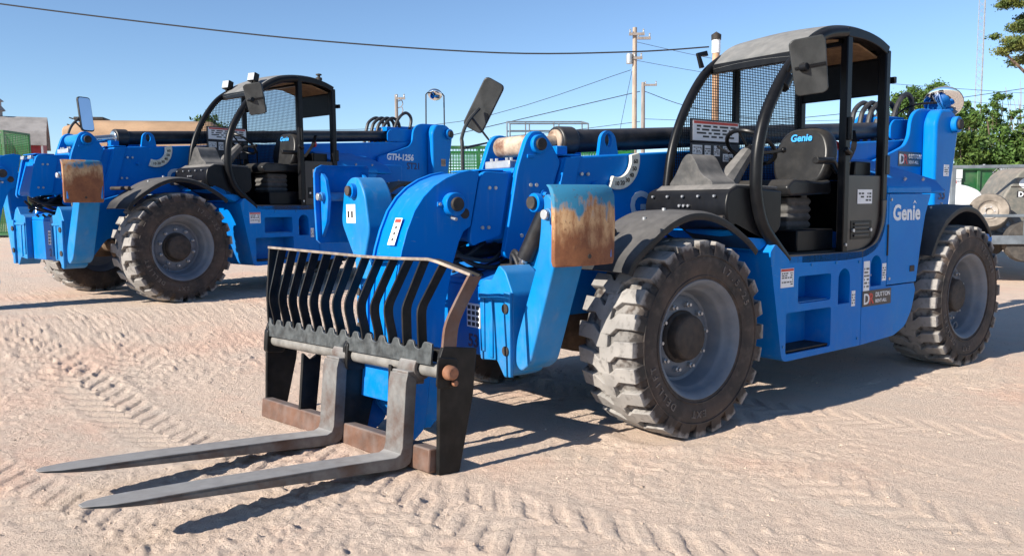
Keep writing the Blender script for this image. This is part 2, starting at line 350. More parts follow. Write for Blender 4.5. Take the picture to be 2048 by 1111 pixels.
# ------------------------------------------------------------------ wheel meshes (shared)
RW = 0.64
def tyre_mesh():
    mb = MB()
    prof = [(0.362, -0.20), (0.375, -0.222), (0.40, -0.228), (0.44, -0.237), (0.50, -0.243), (0.55, -0.236), (0.580, -0.220), (0.596, -0.19), (0.604, -0.1), (0.606, 0)]
    prof = prof+[(r, -h) for r, h in prof[-2::-1]]
    mb.lathe(prof, 72)
    NL = 24; pitch_ = 2*math.pi/NL
    L_ = [(-0.004, -0.035), (-0.002, 0.055), (0.040, 0.10), (0.046, 0.236)]
    R_ = [(0.082, -0.035), (0.092, 0.050), (0.132, 0.095), (0.144, 0.236)]
    for sgn in (1, -1):
        for k in range(NL):
            a0 = (k+(0.5 if sgn < 0 else 0))*pitch_
            jit = random.uniform(-0.004, 0.004)
            top, bot = [], []
            for i, ((sl_, yl), (sr, yr)) in enumerate(zip(L_, R_)):
                rt_ = RW if i < 3 else RW-0.012; rb = 0.585 if i < 3 else 0.535
                for (s_, y_, e) in ((sl_, yl, -0.008), (sr, yr, 0.008)):
                    at_ = a0+(s_+jit)/RW; ab = a0+(s_+jit+e)/RW
                    top.append((rt_*math.cos(at_), sgn*y_, rt_*math.sin(at_))); bot.append((rb*math.cos(ab), sgn*(y_+(0.008 if i == 3 else 0)), rb*math.sin(ab)))
            n = len(top); vs = top+bot; fs = []
            for i in range(3):
                a, b, c, d = 2*i, 2*i+1, 2*i+3, 2*i+2
                fs += [(a, b, c, d), (a, d, n+d, n+a), (b, n+b, n+c, c)]
            fs += [(0, n, n+1, 1), (n-2, n-1, 2*n-1, 2*n-2)]
            mb.add(vs, fs)
    # rib rings on the sidewall
    for r in (0.535, 0.405):
        for sg in (1,):
            mb.tube([(r*math.cos(a), sg*(0.240 if r > 0.5 else 0.230), r*math.sin(a)) for a in [2*math.pi*j/64 for j in range(64)]], 0.007, 6, closed=True)
    return mb.mesh('tyre', 38)
def rim_mesh():
    mb = MB()
    mb.lathe([(0.352, 0.185), (0.372, 0.197), (0.384, 0.212), (0.386, 0.222), (0.380, 0.228), (0.368, 0.222), (0.352, 0.205), (0.338, 0.185), (0.332, 0.155), (0.318, 0.145), (0.308, 0.12), (0.300, 0.06), (0.290, 0.035), (0.270, 0.030), (0.258, 0.045), (0.20, 0.052), (0.12, 0.055), (0.02, 0.055)], 56)
    mb.lathe([(0.38, -0.22), (0.36, -0.20), (0.30, -0.10), (0.1, -0.08)], 40)
    return mb.mesh('rim', 50)
def hub_mesh():
    mb = MB(); mb.lathe([(0.152, 0.03), (0.148, 0.125), (0.138, 0.142), (0.125, 0.146), (0.06, 0.152), (0.001, 0.152)], 28)
    mb.lathe([(0.172, 0.05), (0.172, 0.066), (0.15, 0.075)], 28)
    return mb.mesh('hub', 40)
def nut_mesh():
    mb = MB(); mb.lathe([(0.018, 0.045), (0.018, 0.078), (0.011, 0.082), (0.011, 0.098), (0.001, 0.098)], 6, Matrix.Translation((0.212, 0, 0))); return mb.mesh('nut', 30)
def bracket_mesh():
    mb = MB(); mb.tube([(0.315, 0.11, 0.045), (0.27, 0.11, 0.04), (0.245, 0.11, 0.0), (0.27, 0.11, -0.04), (0.315, 0.11, -0.045)], 0.008, 6)
    mb.cyl((0.31, 0.11, 0), (0.268, 0.13, 0), 0.008, n=6); return mb.mesh('valve_guard', 40)
TM, RM, HM, NM, VM = tyre_mesh(), rim_mesh(), hub_mesh(), nut_mesh(), bracket_mesh()
for me_, mt_ in ((TM, TYRE), (RM, RIM), (HM, HUB), (NM, STEEL), (VM, RIM)): me_.materials.append(mt_)
def ring_text(s, r, a0, size, parent, y):
    # letters moulded round the sidewall, reading clockwise seen from +Y
    mb = MB()
    for i, ch in enumerate(s):
        if ch == ' ': continue
        me = textmesh(ch, size, bold=0.012, depth=0.003, align='CENTER')
        a = a0+i*size*0.78/r
        c = Vector((-math.sin(a)*r, y, math.cos(a)*r))
        xd = Vector((-math.cos(a), 0, -math.sin(a))); yd = Vector((-math.sin(a), 0, math.cos(a)))
        mb.add([c+xd*v.co.x+yd*v.co.y+Vector((0, 1, 0))*v.co.z for v in me.vertices], [tuple(p.vertices) for p in me.polygons])
    o_ = mb.build('raised_lettering', mat('scuffed_rubber_lettering', (0.13, 0.11, 0.095), 0.8, var=0.3, vscale=20), parent, smooth=0); o_['kind'] = 'stuff'; return o_
def wheel(parent, x, side, spin, lettering=False):
    e = empty('wheel', (x, side*1.035, RW-0.012), (0, 0, 0 if side > 0 else math.pi), parent)
    def sub(name, me, bevel=0, rot=0):
        o = obj(name, me, None, e, bevel, 1); o.rotation_euler = (0, rot, 0); return o
    t = sub('tyre', TM, 0.011, spin); sub('rim', RM, 0, spin); sub('hub', HM, 0.006, spin); sub('valve_guard', VM, 0, spin-0.35)
    for k in range(10): sub('wheel_nut', NM, 0, spin+2*math.pi*(k+0.5)/10)
    if lettering:
        ring_text('17.5-25', 0.452, 0.42, 0.068, e, 0.2425); ring_text('EXT   DELLIFT', 0.452, 3.1, 0.064, e, 0.2425)
    return e

# ------------------------------------------------------------------ stickers
def sticker(parent, x, y, z, w_, h, rows=5, header=None, seed=1, name='warning_sticker', base=WHITE):
    """thin label facing +Y, x is its left edge as seen from the side, z its top"""
    rnd = random.Random(seed)
    p = MB().box(x-w_, x, y, y+0.0025, z-h, z).build(name, base, parent, smooth=0)
    mb = MB(); yy = y+0.0032
    z0 = z-h*0.22
    for r in range(rows):
        zz = z0-(h*0.7)*r/rows; cx = x-w_*0.08
        while cx > x-w_*0.9:
            l = w_*rnd.uniform(0.06, 0.22)
            if rnd.random() < 0.8: mb.box(max(cx-l, x-w_*0.93), cx, yy-0.001, yy, zz-h*0.38/rows, zz)
            cx -= l+w_*0.05
    if mb.v: mb.build('print', PRINT, p, smooth=0)
    if header: MB().box(x-w_*0.98, x-w_*0.02, yy-0.001, yy, z-h*0.15, z-h*0.02).build('header_band', header, p, smooth=0)
    return p
def rental_decal(parent, x, y, z, w_, h):
    p = MB().box(x-w_, x, y, y+0.003, z-h, z).build('rental_decal', DECAL, parent, smooth=0)
    side_text('D', h*0.95, WHITE, p, x-w_*0.03, y+0.004, z-h*0.84, bold=0.02)
    side_text('R', h*0.95, REDP, p, x-w_*0.21, y+0.004, z-h*0.84, bold=0.02)
    side_text('DUTTON', h*0.42, WHITE, p, x-w_*0.44, y+0.004, z-h*0.45, bold=0.012)
    side_text('RENT-ALL', h*0.31, WHITE, p, x-w_*0.44, y+0.004, z-h*0.82, bold=0.012)
    return p
def logo(parent, x, y, z, size, mt):
    o = side_text('Genie', size, mt, parent, x, y, z, bold=0.035, space=1.08)
    # small roof over the i
    mb = MB().prism([(-1.9*size, 0.80*size), (-2.03*size, 0.92*size), (-2.16*size, 0.80*size), (-2.03*size, 0.86*size)], 0, 0.002)
    return o

# ------------------------------------------------------------------ telehandler
def ztop(x): return 1.84-0.064*x
def telehandler(loc, rotz, front, ext=(0, 0, 0)):
    T = empty('telehandler', loc, (0, 0, rotz))
    def P(name, mb, mt, bevel=0.0, smooth=35, seg=2, parent=None): return mb.build(name, mt, parent or T, bevel, smooth, seg)
    # ---------- wheels and axles
    for x, sp in ((0, 0.4 if front else 1.3), (-3.65, 2.0)):
        for sd_ in (1, -1): wheel(T, x, sd_, sp+(0 if sd_ > 0 else 0.9), sd_ > 0)
        mb = MB(); z = RW-0.01
        mb.tube([(x, -0.86, z), (x, -0.5, z), (x, -0.25, z-0.02), (x, -0.12, z-0.03), (x, 0.12, z-0.03), (x, 0.25, z-0.02), (x, 0.5, z), (x, 0.86, z)], [0.10, 0.10, 0.13, 0.21, 0.21, 0.13, 0.10, 0.10], 16)
        mb.cyl((x-0.24, 0.0, z-0.02), (x+0.23, 0, z-0.02), 0.15, 0.10)
        for s_ in (1, -1): mb.cyl((x, s_*0.80, z-0.17), (x, s_*0.80, z+0.17), 0.11); mb.box(x-0.11, x+0.11, s_*0.42, s_*0.5, z, z+0.2)
        P('axle', mb, AXLE, 0.01)
    # ---------- chassis
    mb = MB()
    for s_ in (1, -1):
        mb.prism(fillet([(0.96, 0.5), (0.96, 0.98), (0.86, 1.1), (0.25, 1.27), (-0.55, 1.2), (-1.2, 1.0), (-5.2, 1.0), (-5.2, 0.62), (-3.2, 0.62), (-2.9, 0.45), (-0.7, 0.45), (-0.5, 0.74), (0.5, 0.74), (0.7, 0.5)], 0.05), s_*0.42, s_*0.47)
    mb.box(-5.15, 0.95, -0.42, 0.42, 0.86, 0.94); mb.box(-2.9, -0.8, -0.42, 0.42, 0.47, 0.55)
    P('chassis_frame', mb, BLUE, 0.008)
    mb = MB().box(0.85, 1.00, -0.62, 0.40, 0.50, 0.96)
    mb.prism([(0.83, 0.96), (1.00, 0.96), (0.985, 1.0), (0.6, 1.10), (0.6, 1.05)], -0.56, 0.56)
    fx = P('front_cross_member', mb, BLUE, 0.012)
    # sticker on the front face
    st = MB().box(1.001, 1.003, 0.10, 0.26, 0.68, 0.84).build('data_sticker', WHITE, fx, smooth=0)
    mb = MB()
    for r in range(4):
        for c in range(3):
            mb.box(1.003, 1.004, 0.11+c*0.05, 0.145+c*0.05, 0.69+r*0.037, 0.715+r*0.037)
    mb.build('print', PRINT, fx, smooth=0)
    FX = Matrix(((0, 0, 1), (1, 0, 0), (0, 1, 0))).to_4x4()
    text('53' if front else '21', 0.12, STENCIL, fx, Matrix.Translation((1.002, 0.11, 0.55)) @ FX, bold=0.02)
    # ---------- stabilizers
    for s_ in (1, -1):
        wide = front and s_ < 0
        SE = empty('stabilizer', (-0.165 if s_ > 0 else (0.06 if front else -0.165), -s_*0.19 if not wide else 0.0, 0), (0, 0, 0), T)
        q = lambda pl: [(s_*a, b) for a, b in pl]
        mb = MB().prism(fillet(q([(0.54, 0.50), (0.54, 0.99), (0.60, 1.02), (0.67, 1.02), (0.75, 1.12), (0.82, 1.08), (0.89, 0.95), (0.89, 0.46), (0.80, 0.42), (0.72, 0.52)]), 0.02), 1.0, 1.235, 'x')
        mb.box(1.235, 1.247, s_*0.555, s_*0.60, 0.56, 0.90); mb.box(1.235, 1.247, s_*0.65, s_*0.69, 0.53, 0.90)
        mb.box(1.235, 1.25, s_*0.545, s_*0.88, 0.90, 0.93)
        mb.box(1.235, 1.262, s_*0.83, s_*0.893, 0.44, 0.96)
        mb.prism(fillet(q([(0.66, 1.0), (0.70, 1.22), (0.74, 1.30), (0.80, 1.30), (0.85, 1.22), (0.87, 1.0)]), 0.05), 0.95, 0.985, 'x')
        hs = P('stabilizer_housing', mb, BLUEW, 0.012, parent=SE)
        for z in (0.60, 0.86):
            MB().cyl((1.258, s_*0.855, z), (1.272, s_*0.855, z), 0.03).build('pivot_bolt', DARK, SE)
        ro = 1.0
        if s_ > 0 or not front:
            arm = [(0.90, 0.52), (0.95, 0.48), (1.04, 0.54), (1.07, 0.62), (1.27, 1.14), (1.30, 1.32), (1.28, 1.50), (1.20, 1.56), (1.15, 1.50), (1.15, 1.36), (1.11, 1.14), (0.905, 0.66)]
            if s_ < 0: arm = [(a-0.08*(b-0.4), b) for a, b in arm]
            pin = (1.13, 1.50)
        else:
            arm = [(0.74, 0.44), (0.82, 0.42), (0.90, 0.50), (0.92, 0.70), (0.98, 1.08), (1.20, 1.36), (1.14, 1.62), (1.04, 1.70), (0.90, 1.70), (0.80, 1.58), (0.74, 1.30), (0.84, 1.08), (0.74, 0.70)]
            pin = (0.97, 1.60)
        mb = MB().prism(fillet(q(arm), 0.06), 1.0, 1.225, 'x')
        ar = P('stabilizer_arm', mb, BLUEW, 0.02, seg=3, parent=SE)
        mb = MB().cyl((1.225, s_*pin[0], pin[1]), (1.262, s_*pin[0], pin[1]), 0.055, n=20).build('pin_boss', BLUE, SE, 0.004)
        MB().cyl((1.262, s_*pin[0], pin[1]), (1.285, s_*pin[0], pin[1]), 0.038, n=20).build('pin', DARK, SE, 0.004)
        # hydraulic cylinder behind the arm
        mb = MB().cyl((1.02, s_*0.74, 1.15), (0.96, s_*0.93, 1.52), 0.055)
        cy = P('stabilizer_cylinder', mb, CYL, 0.004, parent=SE)
        MB().cyl((1.045, s_*0.66, 0.98), (1.02, s_*0.74, 1.15), 0.028).build('rod', CHROME, SE)
        mb = MB()
        for k in range(2): mb.tube(smoothpath([(0.9, s_*0.5, 1.0), (0.93, s_*(0.7+0.04*k), 1.1), (0.92, s_*(0.86+0.03*k), 1.3), (0.93, s_*0.93, 1.45)]), 0.013, 6)
        mb.build('hose', HOSE, SE)
        if s_ < 0 or True:
            sy = s_*1.02 if not (s_ < 0 and front) else s_*0.98
            if s_ < 0:
                sp_ = MB().box(1.2255, 1.228, -1.10 if front else -1.2, -0.95 if front else -1.08, 1.36, 1.50).build('warning_sticker', WHITE, SE, smooth=0)
                mb = MB()
                for c in range(2): mb.box(1.228, 1.229, -1.08+c*0.06, -1.05+c*0.06, 1.40, 1.45)
                mb.build('print', PRINT, SE, smooth=0)
        # foot pad: curved shoe hanging outboard of the arm end
        yc = 1.31 if not wide else 1.36
        pe = empty('stabilizer_foot', ((1.0 if front else 1.085) if not wide else 1.22, s_*yc, 1.375 if not wide else 1.50), (0, 0, 0), T)
        n = 10; mb = MB(); hw, hh, th = (0.225 if front else 0.205, 0.222, 0.028) if not wide else (0.23, 0.30, 0.028)
        vs, fs = [], []
        cols = [-hw+2*hw*i/n for i in range(n+1)]
        for k_, off in ((0, 0.0), (1, -th)):
            for xx in cols:
                bow = -0.035*(abs(xx)/hw)**2.2
                for zz, lip in ((-hh, -0.0), (-hh+0.03, 0.0), (0.0, 0.006), (hh-0.06, 0.0), (hh-0.02, -0.02), (hh, -0.055)):
                    cr = (0.16 if wide else 0.05) if abs(abs(zz)-hh) < 0.005 else ((0.03 if wide else 0.008) if abs(zz) > hh-0.04 else 0)
                    vs.append((xx*(1-cr), s_*(bow+off+lip), zz))
        q6 = 6; tot = (n+1)*q6
        for i in range(n):
            for j in range(q6-1):
                a = i*q6+j; fs.append((a, a+1, a+q6+1, a+q6)); fs.append((tot+a, tot+a+q6, tot+a+q6+1, tot+a+1))
        for i in range(n):
            for j in (0, q6-1):
                a = i*q6+j; fs.append((a, a+q6, tot+a+q6, tot+a))
        for j in range(q6-1):
            for i in (0, n):
                a = i*q6+j; fs.append((a, a+1, tot+a+1, tot+a))
        mb.add(vs, fs)
        sh = mb.build('foot_plate', PAD if s_ > 0 else BLUE, pe, 0.006, 40); sh.pass_index = 0 if front else 1
        kk = 1.4 if wide else 1.0
        for xx in (-0.19, 0.15): MB().prism(fillet([(s_*-0.02, -0.20*kk), (s_*-0.10*kk, -0.10*kk), (s_*-0.13*kk, 0.03*kk), (s_*-0.10*kk, 0.14*kk), (s_*-0.03, 0.19*kk)], 0.03), xx, xx+0.03, 'x').build('foot_rib', BLUE, pe, 0.005)
        MB().cyl((-0.23, s_*-0.11, 0.06), (0.21, s_*-0.11, 0.06), 0.035).build('foot_pin', BLUEW, pe, 0.004)
        MB().cyl((0.215, s_*-0.11, 0.06), (0.235, s_*-0.11, 0.06), 0.028).build('foot_pin_end', STEEL, pe, 0.003)
        if s_ > 0: MB().cyl((0.0, -0.002, -0.17), (0.0, 0.004, -0.17), 0.013, n=10).build('drain_hole', DARK, pe)
    # ---------- boom
    YA, YB = -0.22, 0.25
    def section(name, xf, xb, top_, bot_, ya, yb_, slant, mt=BLUE):
        # xf: front x at mid height; top_/bot_ offsets below the boom's top line
        pl = [(xf-slant*0.5, ztop(xf)-top_), (xf+slant*0.5, ztop(xf)-bot_), (xb, ztop(xb)-bot_), (xb, ztop(xb)-top_)]
        return P(name, MB().prism(fillet(pl, [0.03, 0.06, 0.02, 0.02]), ya, yb_), mt, 0.016, seg=3)
    b1 = section('boom_outer_section', 0.36, -5.2, 0.0, 0.60, YA, YB, 0.17)
    # end collar frame, lifting eye, bolts, side press line
    mb = MB()
    for ya, yb_ in ((YB-0.01, YB+0.022), (YA-0.022, YA+0.01)):
        mb.prism([(0.13, ztop(0.13)-0.01), (0.27, ztop(0.27)-0.01), (0.44, 1.22), (0.30, 1.235)], ya, yb_)
    mb.box(0.12, 0.275, YA, YB, 1.825, 1.838)
    mb.build('end_collar', BLUE, b1, 0.004)
    mb = MB().prism([(-0.5, ztop(-0.5)-0.30), (-4.4, ztop(-4.4)-0.30), (-4.4, ztop(-4.4)-0.315), (-0.5, ztop(-0.5)-0.315)], YB-0.002, YB+0.006); mb.build('press_line', BLUE, b1)
    loopo = fillet([(-0.07, 1.80), (-0.10, 1.99), (-0.17, 2.03), (-0.24, 1.99), (-0.28, 1.80)], [0, .06, .06, .06, 0], 5)
    hole = [(-0.17+0.035*math.cos(a), 1.95+0.05*math.sin(a)) for a in [2*math.pi*i/14 for i in range(14)]]
    for y0 in (YB-0.045, YA+0.02):
        mb = MB(); holed_panel(mb, loopo, [hole], y0+0.03, y0, 0.03, True); mb.build('lifting_eye', BLUE, b1)
    for bx, bz in ((0.12, 1.70), (0.06, 1.70), (0.2, 1.45), (0.14, 1.45)):
        MB().cyl((bx, YB+0.010, bz), (bx, YB+0.024, bz), 0.013, n=8).build('bolt', STEEL, b1)
    MB().cyl((0.0, YB-0.01, 1.63), (0.0, YB+0.05, 1.63), 0.018, n=12).build('grease_boss', BLUE, b1)
    o = side_text('G' if True else '', 0.28, LETTERD, b1, -0.37, YB+0.008, 1.38, bold=0.03)
    side_text('enie', 0.28, LETTERD, b1, -0.60, YB+0.008, 1.38, bold=0.03)
    # boom angle indicator: white arc with numbers
    mb = MB(); arc = []
    cx, cz, r0, r1 = -0.22, 1.815, 0.135, 0.225
    A = [R(-112)+R(125)*i/14 for i in range(15)]
    arc = [(cx+r1*-math.sin(a+math.pi/2)*-1*0+cx*0 + r1*math.sin(-a-math.pi/2)*0 + r1*math.cos(a)*-1, cz+r1*math.sin(a)) for a in A]+[(cx-r0*math.cos(a), cz+r0*math.sin(a)) for a in A[::-1]]
    ind = MB().prism(arc, YB+0.012, YB+0.04).build('angle_indicator', YEL, b1, 0.004)
    for i, s_ in enumerate(('10', '20', '30', '40', '50', '60')):
        a = A[2+2*i]; side_text(s_, 0.045, PRINT, ind, cx-0.18*math.cos(a)+0.025, YB+0.042, cz+0.18*math.sin(a)-0.015, bold=0.012)
    MB().cyl((-0.20, YB, 1.67), (-0.20, YB+0.02, 1.67), 0.012).build('indicator_stud', STEEL, ind)
    # second section with hinge lugs
    b2 = section('boom_middle_section', 0.66, -0.5, 0.03, 0.58, YA+0.035, YB-0.035, 0.15)
    mb = MB()
    for y0 in (YB-0.046, YA+0.001):
        pl = [(0.30, 1.78), (0.40, 1.93), (0.46, 1.985), (0.55, 1.985), (0.60, 1.93), (0.68, 1.72), (0.755, 1.36), (0.80, 1.15), (0.74, 1.12), (0.50, 1.20), (0.40, 1.55)]
        mb.prism(fillet(pl, [0.03, .05, .06, .06, .05, 0.05, 0.03, 0.03, 0.03, 0.03, 0]), y0, y0+0.045)
    mb.prism([(0.66, 1.70), (0.69, 1.70), (0.685, 1.735), (0.62, 1.735)], YA+0.036, YB-0.036)
    mb.build('hinge_lug_plate', BLUE, b2, 0.006)
    for y0, y1 in ((YB-0.005, YB+0.03), (YA, YA-0.03)):
        MB().cyl((0.505, y0, 1.895), (0.505, y1, 1.895), 0.065, n=24).build('boss_ring', BLUE, b2, 0.006)
        MB().cyl((0.505, y1, 1.895), (0.505, y1+(0.022 if y1 > 0 else -0.022), 1.895), 0.042, n=20).build('pin_end', DARK, b2, 0.004)
    for i in range(2):
        for bz, bx in ((1.62, 0.52), (1.28, 0.60)):
            MB().cyl((bx+0.05*i, YB-0.006, bz), (bx+0.05*i, YB+0.008, bz), 0.013, n=8).build('bolt', STEEL, b2)
    MB().cyl((0.46, YB-0.01, 1.56), (0.46, YB+0.045, 1.555), 0.016, n=12).build('grease_boss', BLUE, b2)
    MB().cyl((0.46, YB-0.002, 1.56), (0.46, YB+0.012, 1.56), 0.028, n=14).build('boss_collar', BLUE, b2, 0.003)
    MB().box(0.54, 0.60, YB-0.002, YB+0.010, 1.80, 1.825).build('keeper_plate', BLUE, b2, 0.003)
    for hx in (0.14, -0.02, -0.2): MB().tube(smoothpath([(0.62, hx, 1.10), (0.70, hx+0.01, 1.02), (0.86, hx+0.02, 0.985), (0.93, hx+0.02, 1.03)], 5), 0.013, 8).build('hose', HOSE, b2)
    MB().cyl((0.505, YA+0.04, 1.895), (0.505, YB-0.04, 1.895), 0.072, n=22).build('pin_sleeve', PINTUBE if front else BLUEW, b2, 0.01)
    mb = MB().box(0.60, 0.68, -0.13, 0.16, 1.735, 1.79)
    mb.build('bolted_wear_block', STEEL, b2, 0.008)
    mb = MB()
    for y in (-0.10, -0.04, 0.08, 0.13): mb.cyl((0.64, y, 1.79), (0.64, y, 1.81), 0.012, n=6)
    mb.build('block_bolt', STEEL, b2)
    # third section
    b3 = section('boom_inner_section', 0.98, -0.2, 0.075, 0.535, YA+0.06, YB-0.06, 0.13)
    mb = MB()
    for y0 in (YB-0.075, YA+0.035):
        mb.prism(fillet([(0.72, 1.70), (0.93, 1.71), (0.965, 1.66), (1.04, 1.32), (1.05, 1.25), (1.02, 1.22), (0.98, 1.24), (0.80, 1.28)], 0.03), y0, y0+0.04)
    mb.box(0.75, 0.95, YA+0.06, YB-0.06, 1.712, 1.722)
    mb.build('end_collar', BLUE, b3, 0.006)
    for i in range(2):
        for bz, bx in ((1.60, 0.84), (1.34, 0.90)):
            MB().cyl((bx+0.05*i, YB-0.04, bz), (bx+0.05*i, YB-0.026, bz), 0.012, n=8).build('bolt', STEEL, b3)
    for y in (-0.1, 0.1): MB().box(0.95, 0.985, y-0.045, y+0.045, 1.66, 1.70).build('wear_pad', STEEL, b3, 0.005)
    # gooseneck head
    gp = [(0.985, 1.703), (1.04, 1.70), (1.12, 1.685), (1.22, 1.65), (1.31, 1.60), (1.385, 1.535), (1.45, 1.45), (1.505, 1.33), (1.545, 1.21), (1.58, 1.06), (1.61, 0.88), (1.615, 0.62), (1.60, 0.40), (1.56, 0.20), (1.48, 0.10), (1.38, 0.09), (1.30, 0.16), (1.27, 0.32), (1.275, 0.62), (1.265, 0.85), (1.20, 1.12), (1.15, 1.26), (1.11, 1.33), (1.06, 1.355)]
    gh = P('gooseneck', MB().prism(gp, YA+0.095, YB-0.05), BLUE, 0.008)
    def grow(p_, d):
        n = len(p_); out = []
        for i in range(n):
            a = Vector(p_[i-1]); b_ = Vector(p_[(i+1) % n]); t = (b_-a).normalized(); nn = Vector((-t.y, t.x)); out.append((p_[i][0]+nn.x*d, p_[i][1]+nn.y*d))
        return out
    g2 = grow(gp, 0.014)
    for y0 in (YA+0.072, YB-0.0495): MB().prism(g2, y0, y0+0.022).build('side_plate', BLUE, gh, 0.004)
    MB().cyl((1.19, YB-0.03, 1.495), (1.19, YB+0.03, 1.495), 0.075, n=26).build('boss_ring', BLUE, gh, 0.006)
    MB().cyl((1.19, YB+0.03, 1.495), (1.19, YB+0.055, 1.495), 0.045, n=20).build('pin_end', DARK, gh, 0.005)
    MB().cyl((1.19, YB-0.03, 1.41), (1.19, YB+0.025, 1.40), 0.011, n=8).build('keeper_bolt', STEEL, gh)
    MB().cyl((1.09, YB-0.0275, 1.435), (1.09, YB-0.0245, 1.435), 0.034, n=18).build('grease_hole', DARK, gh)
    MB().box(1.225, 1.30, YB-0.028, YB-0.016, 1.48, 1.51).build('keeper_plate', BLUE, gh, 0.003)
    MB().cyl((1.285, YB-0.018, 1.495), (1.285, YB-0.004, 1.495), 0.010, n=6).build('keeper_bolt', STEEL, gh)
    # sticker on the sloping front of the gooseneck
    a, b_ = Vector((1.545, 1.21)), Vector((1.46, 1.43)); d = (a-b_).normalized(); nn = Vector((-d.y, d.x)); nn = nn if nn.x > 0 else -nn
    mid = (a+b_)/2+nn*0.018
    M_ = Matrix(((0, d.x*-1, nn.x, mid.x), (1, 0, 0, 0.075), (0, d.y*-1, nn.y, mid.y), (0, 0, 0, 1)))
    stp = MB().box(-0.045, 0.045, -0.09, 0.09, 0, 0.003, M_).build('warning_sticker', WHITE, gh, smooth=0)
    MB().box(-0.038, 0.038, 0.06, 0.082, 0.003, 0.004, M_).build('header_band', REDP, stp, smooth=0)
    mb = MB()
    for k in range(3): mb.box(-0.012, 0.012, -0.06+0.04*k, -0.045+0.04*k, 0.003, 0.004, M_)
    mb.build('print', PRINT, stp, smooth=0)
    # tilt cylinder end and hoses under the inner section
    mb = MB().tube(smoothpath([(0.9, 0.0, 1.25), (1.05, 0.02, 1.20), (1.15, 0.03, 1.05)]), 0.02, 8)
    mb.tube(smoothpath([(0.85, 0.10, 1.24), (1.0, 0.12, 1.16), (1.2, 0.12, 1.1)]), 0.016, 8); mb.tube(smoothpath([(0.7, 0.15, 1.22), (0.85, 0.17, 1.12), (1.1, 0.16, 1.16), (1.2, 0.15, 1.22)]), 0.014, 8)
    mb.cyl((0.62, 0.02, 1.19), (1.05, 0.02, 1.15), 0.05)
    P('tilt_cylinder', mb, CYL)
    for k_, (pts_, r_) in enumerate((([(0.55, 0.12, 1.16), (0.75, 0.14, 1.07), (0.98, 0.14, 1.10), (1.14, 0.12, 1.22)], 0.017), ([(0.55, 0.05, 1.15), (0.8, 0.06, 1.03), (1.02, 0.05, 1.08), (1.15, 0.04, 1.2)], 0.017), ([(0.5, -0.05, 1.15), (0.78, -0.06, 1.05), (1.05, -0.04, 1.08), (1.18, -0.03, 1.18)], 0.014),
        ([(0.80, 0.34, 1.06), (0.86, 0.42, 1.17), (0.88, 0.5, 1.12), (0.90, 0.56, 1.02)], 0.014), ([(0.75, 0.30, 1.05), (0.82, 0.36, 1.14), (0.86, 0.46, 1.19), (0.88, 0.6, 1.06)], 0.014))): P('hydraulic_line', MB().tube(smoothpath(pts_, 5), r_, 8), HOSE)
    P('valve_block', MB().box(0.70, 0.86, 0.28, 0.40, 1.02, 1.10), DARK, 0.008)
    for o_, dx in ((b2, ext[0]), (b3, ext[1]), (gh, ext[2])): o_.location = (dx, 0, -0.064*dx)
    # extension cylinder on top of the boom
    mb = MB(); x0, x1 = 0.10, -4.6
    zc = lambda x: ztop(x)+0.11
    mb.cyl((x0, 0.015, zc(x0)), (x1, 0.015, zc(x1)), 0.085, n=24)
    ec = P('extension_cylinder', mb, CYL, 0.006)
    MB().cyl((x0+0.05, 0.015, zc(x0)+0.002), (x0-0.10, 0.015, zc(x0-0.1)), 0.107, n=24).build('cylinder_collar', CYL, ec, 0.012)
    MB().cyl((x0+0.07, 0.015, zc(x0)+0.002), (x0-0.01, 0.015, zc(x0)), 0.085, n=24).build('cylinder_gland', PINTUBE if front else CHROME, ec, 0.01)
    MB().cyl((x0+0.04, 0.015, zc(x0)), (0.50, 0.015, 1.895), 0.045, n=20).build('cylinder_rod', CHROME if not front else PINTUBE, ec)
    MB().box(0.16, 0.26, 0.06, 0.16, 1.835, 1.90).build('cable_anchor', BLUE, ec, 0.006)
    # hoses looping over the boom's rear
    mb = MB()
    for k in range(4):
        y = -0.12+0.05*k; xx = -4.0-0.07*k
        mb.tube(smoothpath([(xx+0.05, y, 2.10), (xx, y, 2.30), (xx-0.06, y, 2.44-0.01*k), (xx-0.22, y, 2.52), (xx-0.36, y, 2.46), (xx-0.40, y, 2.28), (xx-0.45, y, 2.12)]), 0.026, 8)
    mb.tube(smoothpath([(-4.35, 0.1, 2.2), (-4.5, 0.1, 2.5), (-4.68, 0.1, 2.62), (-4.80, 0.1, 2.52), (-4.72, 0.1, 2.25)]), 0.026, 8)
    P('hydraulic_hose', mb, HOSE)
    # ---------- rear tower
    tp = [(-3.85, 1.86), (-4.30, 1.98), (-4.52, 2.05), (-4.60, 2.14), (-4.63, 2.32), (-4.70, 2.40), (-4.82, 2.44), (-5.28, 2.45), (-5.43, 2.38), (-5.48, 2.24), (-5.34, 1.62), (-5.22, 1.0), (-4.0, 1.0), (-3.8, 1.3)]
    tw = None; tx = 0.34 if front else 0.0; tp = [(a+tx*0.8, b) for a, b in tp]
    for s_ in (1, -1):
        o = P('tower_plate', MB().prism(fillet(tp, 0.05), s_*0.285, s_*0.325), BLUE, 0.008); tw = tw or o
        col = [(-4.93, 1.35), (-4.93, 2.30), (-5.02, 2.43), (-5.26, 2.44), (-5.38, 2.37), (-5.42, 2.24), (-5.30, 1.6), (-5.2, 0.95), (-4.93, 0.95)]
        P('tower_column', MB().prism(fillet([(a+tx, b) for a, b in col], 0.06), s_*0.326, s_*0.47), BLUE, 0.03, seg=3)
        MB().cyl((-5.30+tx, s_*0.47, 2.28), (-5.30+tx, s_*0.53, 2.28), 0.085, n=26).build('boss_ring', BLUE, T, 0.008)
        MB().cyl((-5.30+tx, s_*0.53, 2.28), (-5.30+tx, s_*0.555, 2.28), 0.055, n=22).build('pivot_pin_end', DARK, T, 0.006)
